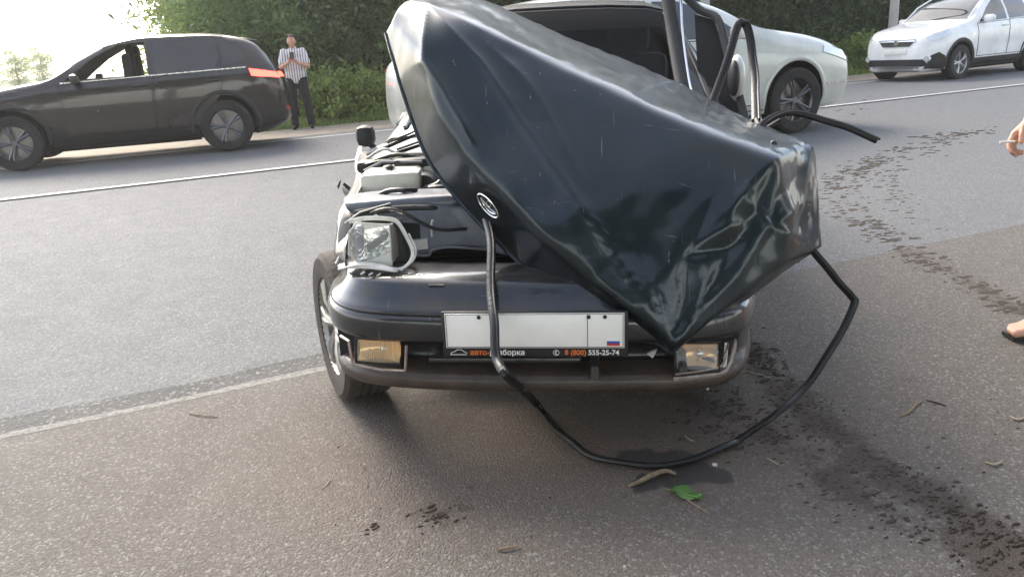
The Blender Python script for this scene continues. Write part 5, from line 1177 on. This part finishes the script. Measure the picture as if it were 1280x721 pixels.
for px in (345, 410, 500, 600, 700, 800, 880, 960, 1040, 1120, 1200, 1290, 1400):
    p = onn(px, rr.uniform(28, 32)); tree(rr.choice((0, 1)), p.x, p.y, .1, rr.uniform(1.7, 2.1), rr.uniform(0, 6.28), 'tall dark tree at the back of the thicket', G1)
for (px, n, s, lb) in ((235, 22.5, .85, 'leftmost light green sapling against the white sky'), (262, 20.5, .62, 'shortest light green sapling above the black car roof'), (300, 21, .9, 'light green sapling at the edge of the dense trees'), (285, 26, 1.0, 'taller light green sapling farther back')):
    p = onn(px, n); tree(4, p.x, p.y, .0, s, rr.uniform(0, 6.28), lb, 'light green saplings at the left end of the trees')
for px, n, s in ((-30, 75, .9), (12, 80, .8), (44, 90, .9)):
    p = onn(px, n); tree(4, p.x, p.y, .0, s, rr.uniform(0, 6.28), 'small distant tree in the bright haze at the far left', 'distant trees at the far left')
# unseen trees added behind the camera to darken the bonnet's reflections
for i, (u, n) in enumerate(((-24, -11), (-16, -9.5), (-9.5, -10.5), (-4, -9), (2, -10), (7.5, -9), (13, -10.5), (20, -9.5), (28, -11))):
    p = rp(u, n); tree(5, p.x, p.y, -.1, rr.uniform(.95, 1.15), rr.uniform(0, 6.28), 'unseen tall tree added behind the lay-by for the bonnet reflections', 'unseen trees added behind the lay-by')

def grass():
    r = np.random.default_rng(3); n = 42000; u = r.uniform(-14, 22, n); v = 16.0 + 2.6 * r.random(n) ** 1.2
    h = r.uniform(.06, .24, n) * (1 + .8 * (np.sin(u * 1.7) + np.sin(u * 4.1 + v)) * .3)
    x = u * RD.x + v * RN.x; y = u * RD.y + v * RN.y; z = np.full(n, -.09)
    a = r.uniform(0, 2 * PI, n); dx, dy = np.cos(a), np.sin(a); w_ = r.uniform(.006, .016, n); lx, ly = r.normal(0, .35, n) * h, r.normal(0, .35, n) * h
    V = np.stack([np.c_[x - dx * w_, y - dy * w_, z], np.c_[x + dx * w_, y + dy * w_, z], np.c_[x + lx, y + ly, z + h]], 1).reshape(-1, 3)
    me = fastmesh('grass', V, np.arange(3 * n).reshape(-1, 3), L_yel, np.clip(r.normal(.35, .3, n), 0, 1))
    tag(link(bpy.data.objects.new('grass', me)), 'rough green grass along the far verge under the bushes', 'grass', kind='stuff')
grass()
VW = [crown_mesh('weed_leaves', 900, .34, .30, .30, .035, L_yel, 70 + i, 30, .03) for i in range(3)]
for i, px in enumerate((392, 404, 416, 428, 440, 452, 466, 478, 1052, 1066, 1082, 700, 730)):
    p = onn(px, 16.7 + .5 * rr.random()); root = empty('weed', (p.x, p.y, -.09), rr.uniform(0, 6), label='knee-high leafy weed in the sunlit clump at the bush foot', cat='weed', group='leafy weeds at the foot of the bushes')
    s = rr.uniform(1.3, 1.9); root.scale = (s, s, s); link(bpy.data.objects.new('leaves', VW[i % 3]), root)
    g = G()
    for k in range(5): a = rr.uniform(0, 6.28); g.tube([(0, 0, -.02), (math.cos(a) * .1, math.sin(a) * .1, .25), (math.cos(a) * .2, math.sin(a) * .2, .5)], [.008, .006, .003], 5)
    g.ob('stems', mat('weed_stem', (.08, .11, .04), .8), root)
# pale concrete posts by the far verge
M_conc = mat('pale_concrete', (.42, .42, .40), .85, var=.2, vscale=5, bump=.3)
for px, py, lab in ((1112, 91, 'pale concrete lamp post left of the white car'), (880, 112, 'pale concrete lamp post rising behind the silver car')):
    p = gz(px, py, -.05); r_ = empty('lamp_post', (p.x, p.y, -.06), RA, label=lab, cat='lamp post')
    G().box((0, 0, .12), (.42, .42, .30), bev=.02).ob('footing', M_conc, r_)
    G().tube([(0, 0, 0), (0, 0, 4), (0, 0, 8.2)], [.115, .10, .075], 12).ob('post', M_conc, r_)
    G().tube(smoothpath([(0, 0, 8.0), (0, -.1, 8.6), (0, -.8, 8.9), (0, -1.6, 8.95)], 5), .035, 8).ob('arm', M_conc, r_)
    G().box((0, -1.8, 8.95), (.2, .6, .12), bev=.04).ob('lamp_head', M_conc, r_)

# faint haze volume over the whole place, added for the veiling glare
hz = bpy.data.materials.new('glare_haze_air'); hz.use_nodes = True; N = hz.node_tree.nodes; N.remove(N['Principled BSDF'])
pv = N.new('ShaderNodeVolumePrincipled'); pv.inputs['Color'].default_value = (.95, .95, .93, 1); pv.inputs['Density'].default_value = HAZE; pv.inputs['Anisotropy'].default_value = .55
hz.node_tree.links.new(pv.outputs[0], N['Material Output'].inputs['Volume'])
tag(G().box((0, 0, 14), (840, 840, 31)).ob('added_glare_haze', hz, smooth=False), kind='stuff')

# ------------------------------------------------------------------ dirt clods, litter
def clods():
    r = random.Random(11); g = G()
    def clod(c, a, b, h, rot):
        k = r.choice((6, 7, 8)); base = []; top = []
        for i in range(k):
            q = 2 * PI * i / k; e = r.uniform(.65, 1.2); x, y = math.cos(q) * a * e, math.sin(q) * b * e
            X, Y_ = x * math.cos(rot) - y * math.sin(rot), x * math.sin(rot) + y * math.cos(rot)
            base.append(Vector((c.x + X, c.y + Y_, c.z - .003))); top.append(Vector((c.x + X * .6, c.y + Y_ * .6, c.z + h * r.uniform(.5, 1.2))))
        g.add(base + top + [Vector((c.x, c.y, c.z + h * 1.1))], [(i, (i + 1) % k, k + (i + 1) % k, k + i) for i in range(k)] + [(k + i, k + (i + 1) % k, 2 * k) for i in range(k)])
    def along(px, n, w_, smin, smax, zb=.003):
        P = [gz(*p) for p in px]
        L_ = [(b - a).length for a, b in zip(P[:-1], P[1:])]; tot = sum(L_)
        for _ in range(n):
            t = r.random() * tot; i = 0
            while t > L_[i] and i < len(L_) - 1: t -= L_[i]; i += 1
            d = (P[i + 1] - P[i]).normalized(); q = P[i] + d * t + Vector((-d.y, d.x, 0)) * r.gauss(0, w_); q.z = zb
            s = r.uniform(smin, smax) * r.uniform(.5, 1); clod(q, s * r.uniform(1, 1.9), s * r.uniform(.5, .9), s * .05, RA + r.gauss(0, .4))
    along(((900, 400), (945, 450), (1010, 515), (1080, 570), (1150, 612), (1215, 650), (1280, 690)), 620, .045, .003, .013)
    along(((870, 490), (960, 545), (1030, 590), (1100, 640), (1190, 680), (1280, 715)), 240, .06, .003, .012)
    along(((870, 500), (930, 520), (990, 560)), 120, .12, .003, .012)
    # broken crumbs thrown round on the road to the right
    along(((1285, 392), (1240, 368), (1180, 338), (1140, 318)), 120, .05, .010, .040, .0)
    along(((1230, 350), (1200, 322), (1160, 290), (1130, 262), (1112, 230), (1108, 210)), 190, .07, .010, .04, -.002)
    along(((1120, 300), (1085, 280), (1058, 262), (1047, 240), (1058, 220), (1090, 200)), 230, .09, .012, .05, -.002)
    along(((1090, 205), (1120, 190), (1160, 178), (1210, 165)), 90, .08, .014, .05, -.002)
    along(((1100, 215), (1140, 195), (1200, 172), (1250, 158)), 40, .10, .014, .05, -.002)
    along(((1150, 172), (1220, 162)), 25, .08, .02, .06, -.002)
    along(((1000, 150), (1100, 120)), 12, .3, .02, .05, -.002)
    along(((1180, 340), (1140, 318), (1110, 300), (1080, 275)), 130, .06, .010, .045, .0)
    along(((540, 632), (560, 655)), 26, .035, .004, .013); along(((460, 660), (475, 662)), 7, .01, .005, .012); along(((1060, 500), (1270, 600)), 40, .25, .003, .009)
    along(((300, 560), (900, 690)), 30, .25, .002, .005)
    tag(g.ob('dirt_clods', M_clod, smooth=False), 'scattered dark clods of mud in a curving trail over the asphalt', 'mud', kind='stuff')
clods()
M_twig = mat('dry_twig', (.20, .145, .09), .85, var=.35, vscale=60, bump=.4); M_straw = mat('dry_straw', (.33, .27, .19), .8, var=.2); M_chip = mat('pale_chip', (.55, .52, .46), .6, var=.2)
def litter(nm, pts, r, m, label, cat, k=4):
    P = smoothpath([gz(x, y, z) for x, y, z in pts], k); c = sum(P, Vector()) / len(P); c.z = 0; n = len(P)
    g = G(); g.tube([p - c for p in P], [r * (.55 + .45 * math.sin(PI * (i + 1) / (n + 1))) for i in range(n)], 7); o = g.ob(nm, m); o.location = c; return tag(o, label, cat)
t = litter('twig', [(786, 607, .006), (800, 601, .012), (816, 593, .018), (832, 588, .014), (845, 592, .008)], .0068, M_twig, 'thick curved dry twig lying on the damp patch by the seal', 'twig')
litter('twig', [(1123, 521, .004), (1136, 515, .006), (1146, 505, .007), (1152, 502, .005)], .004, M_twig, 'thin grey bent twig lying alone on the right pavement', 'twig')
litter('twig', [(1158, 500, .004), (1170, 503, .005), (1183, 507, .004)], .003, M_clod, 'short dark twig right of the thin grey one', 'twig')
litter('straw', [(920, 463, .004), (940, 465, .008), (966, 473, .004)], .0022, M_straw, 'long pale straw lying under the right fog lamp', 'straw')
litter('straw', [(852, 619, .004), (868, 630, .004), (886, 641, .003)], .0028, M_twig, 'leaf stalk trailing from the green leaf', 'stalk')
litter('straw', [(236, 517, .003), (254, 519, .005), (272, 521, .003)], .0022, M_twig, 'thin brown stick on the left pavement below the joint', 'stick')
litter('straw', [(403, 610, .003), (410, 603, .004), (413, 598, .003)], .0015, M_straw, 'tiny curved straw on the pavement below the front wheel', 'straw')
litter('straw', [(1232, 577, .003), (1243, 580, .006), (1252, 577, .004)], .0035, M_straw, 'bent straw near the lower right edge', 'straw')
litter('straw', [(1262, 520, .003), (1272, 524, .006), (1280, 522, .004)], .004, M_straw, 'pale bark strip at the right edge of the pavement', 'bark strip')
litter('straw', [(958, 572, .003), (966, 576, .004), (974, 581, .003)], .002, M_straw, 'tiny straw among the mud right of the seal', 'straw')
litter('straw', [(856, 544, .003), (862, 549, .004), (868, 551, .003)], .002, M_straw, 'tiny straw above the black seal on the ground', 'straw')
litter('twig', [(622, 687, .004), (636, 684, .008), (650, 682, .005)], .0035, M_twig, 'small curled brown twig at the bottom centre of the pavement', 'twig')
def chip(px, py, s, m, label, nm='chip'):
    c = gz(px, py, .004); r = random.Random(int(px)); g = G(); P = [Vector((math.cos(a) * s * r.uniform(.6, 1.2), math.sin(a) * s * r.uniform(.4, .9), r.uniform(0, .006))) for a in np.linspace(0, 2 * PI, 7)[:-1]]
    g.prism(P, (0, 0, .004)); o = g.ob(nm, m, smooth=False); o.location = c; o.rotation_euler = (.2, .1, r.random()); tag(o, label, 'debris')
chip(893, 583, .009, M_chip, 'pale plastic splinter on the damp patch beside the seal'); chip(454, 582, .007, mat('pinkish_chip', (.45, .30, .24), .7), 'small pinkish stone chip left of centre on the pavement')
chip(1168, 446, .005, M_chip, 'tiny white chip on the pavement at the right'); chip(780, 710, .004, M_chip, 'tiny pale chip at the bottom edge'); chip(884, 487, .006, M_chip, 'pale crumb of plastic under the right fog lamp')
# green leaf, torn, curling off the ground
def leaf():
    c = gz(856, 619, .004); o = empty('leaf', c, rad(-35), label='torn bright green leaf lying beside the damp patch', cat='leaf'); M = mat('green_leaf', (.065, .16, .025), .5, var=.35, vscale=40)
    g = G(); n = 9; V = []
    for i in range(n):
        t = i / (n - 1); w_ = .022 * math.sin(PI * min(1, t * 1.05)) ** .7 * (1 + .25 * math.sin(t * 17)); x = -.048 + .096 * t
        V += [Vector((x, -w_, .010 + .008 * math.sin(t * 7))), Vector((x, 0, .004)), Vector((x, w_, .014 - .006 * math.cos(t * 9)))]
    Fs = []
    for i in range(n - 1): b = 3 * i; Fs += [(b, b + 3, b + 4, b + 1), (b + 1, b + 4, b + 5, b + 2)]
    g.add(V, Fs); b_ = g.ob('blade', M, o); s = b_.modifiers.new('t', 'SOLIDIFY'); s.thickness = .0006
    G().tube([(-.05, 0, .006), (0, 0, .0055), (.05, 0, .006)], .0012, 5).ob('midrib', mat('leaf_rib', (.20, .30, .10), .6), o)
leaf()
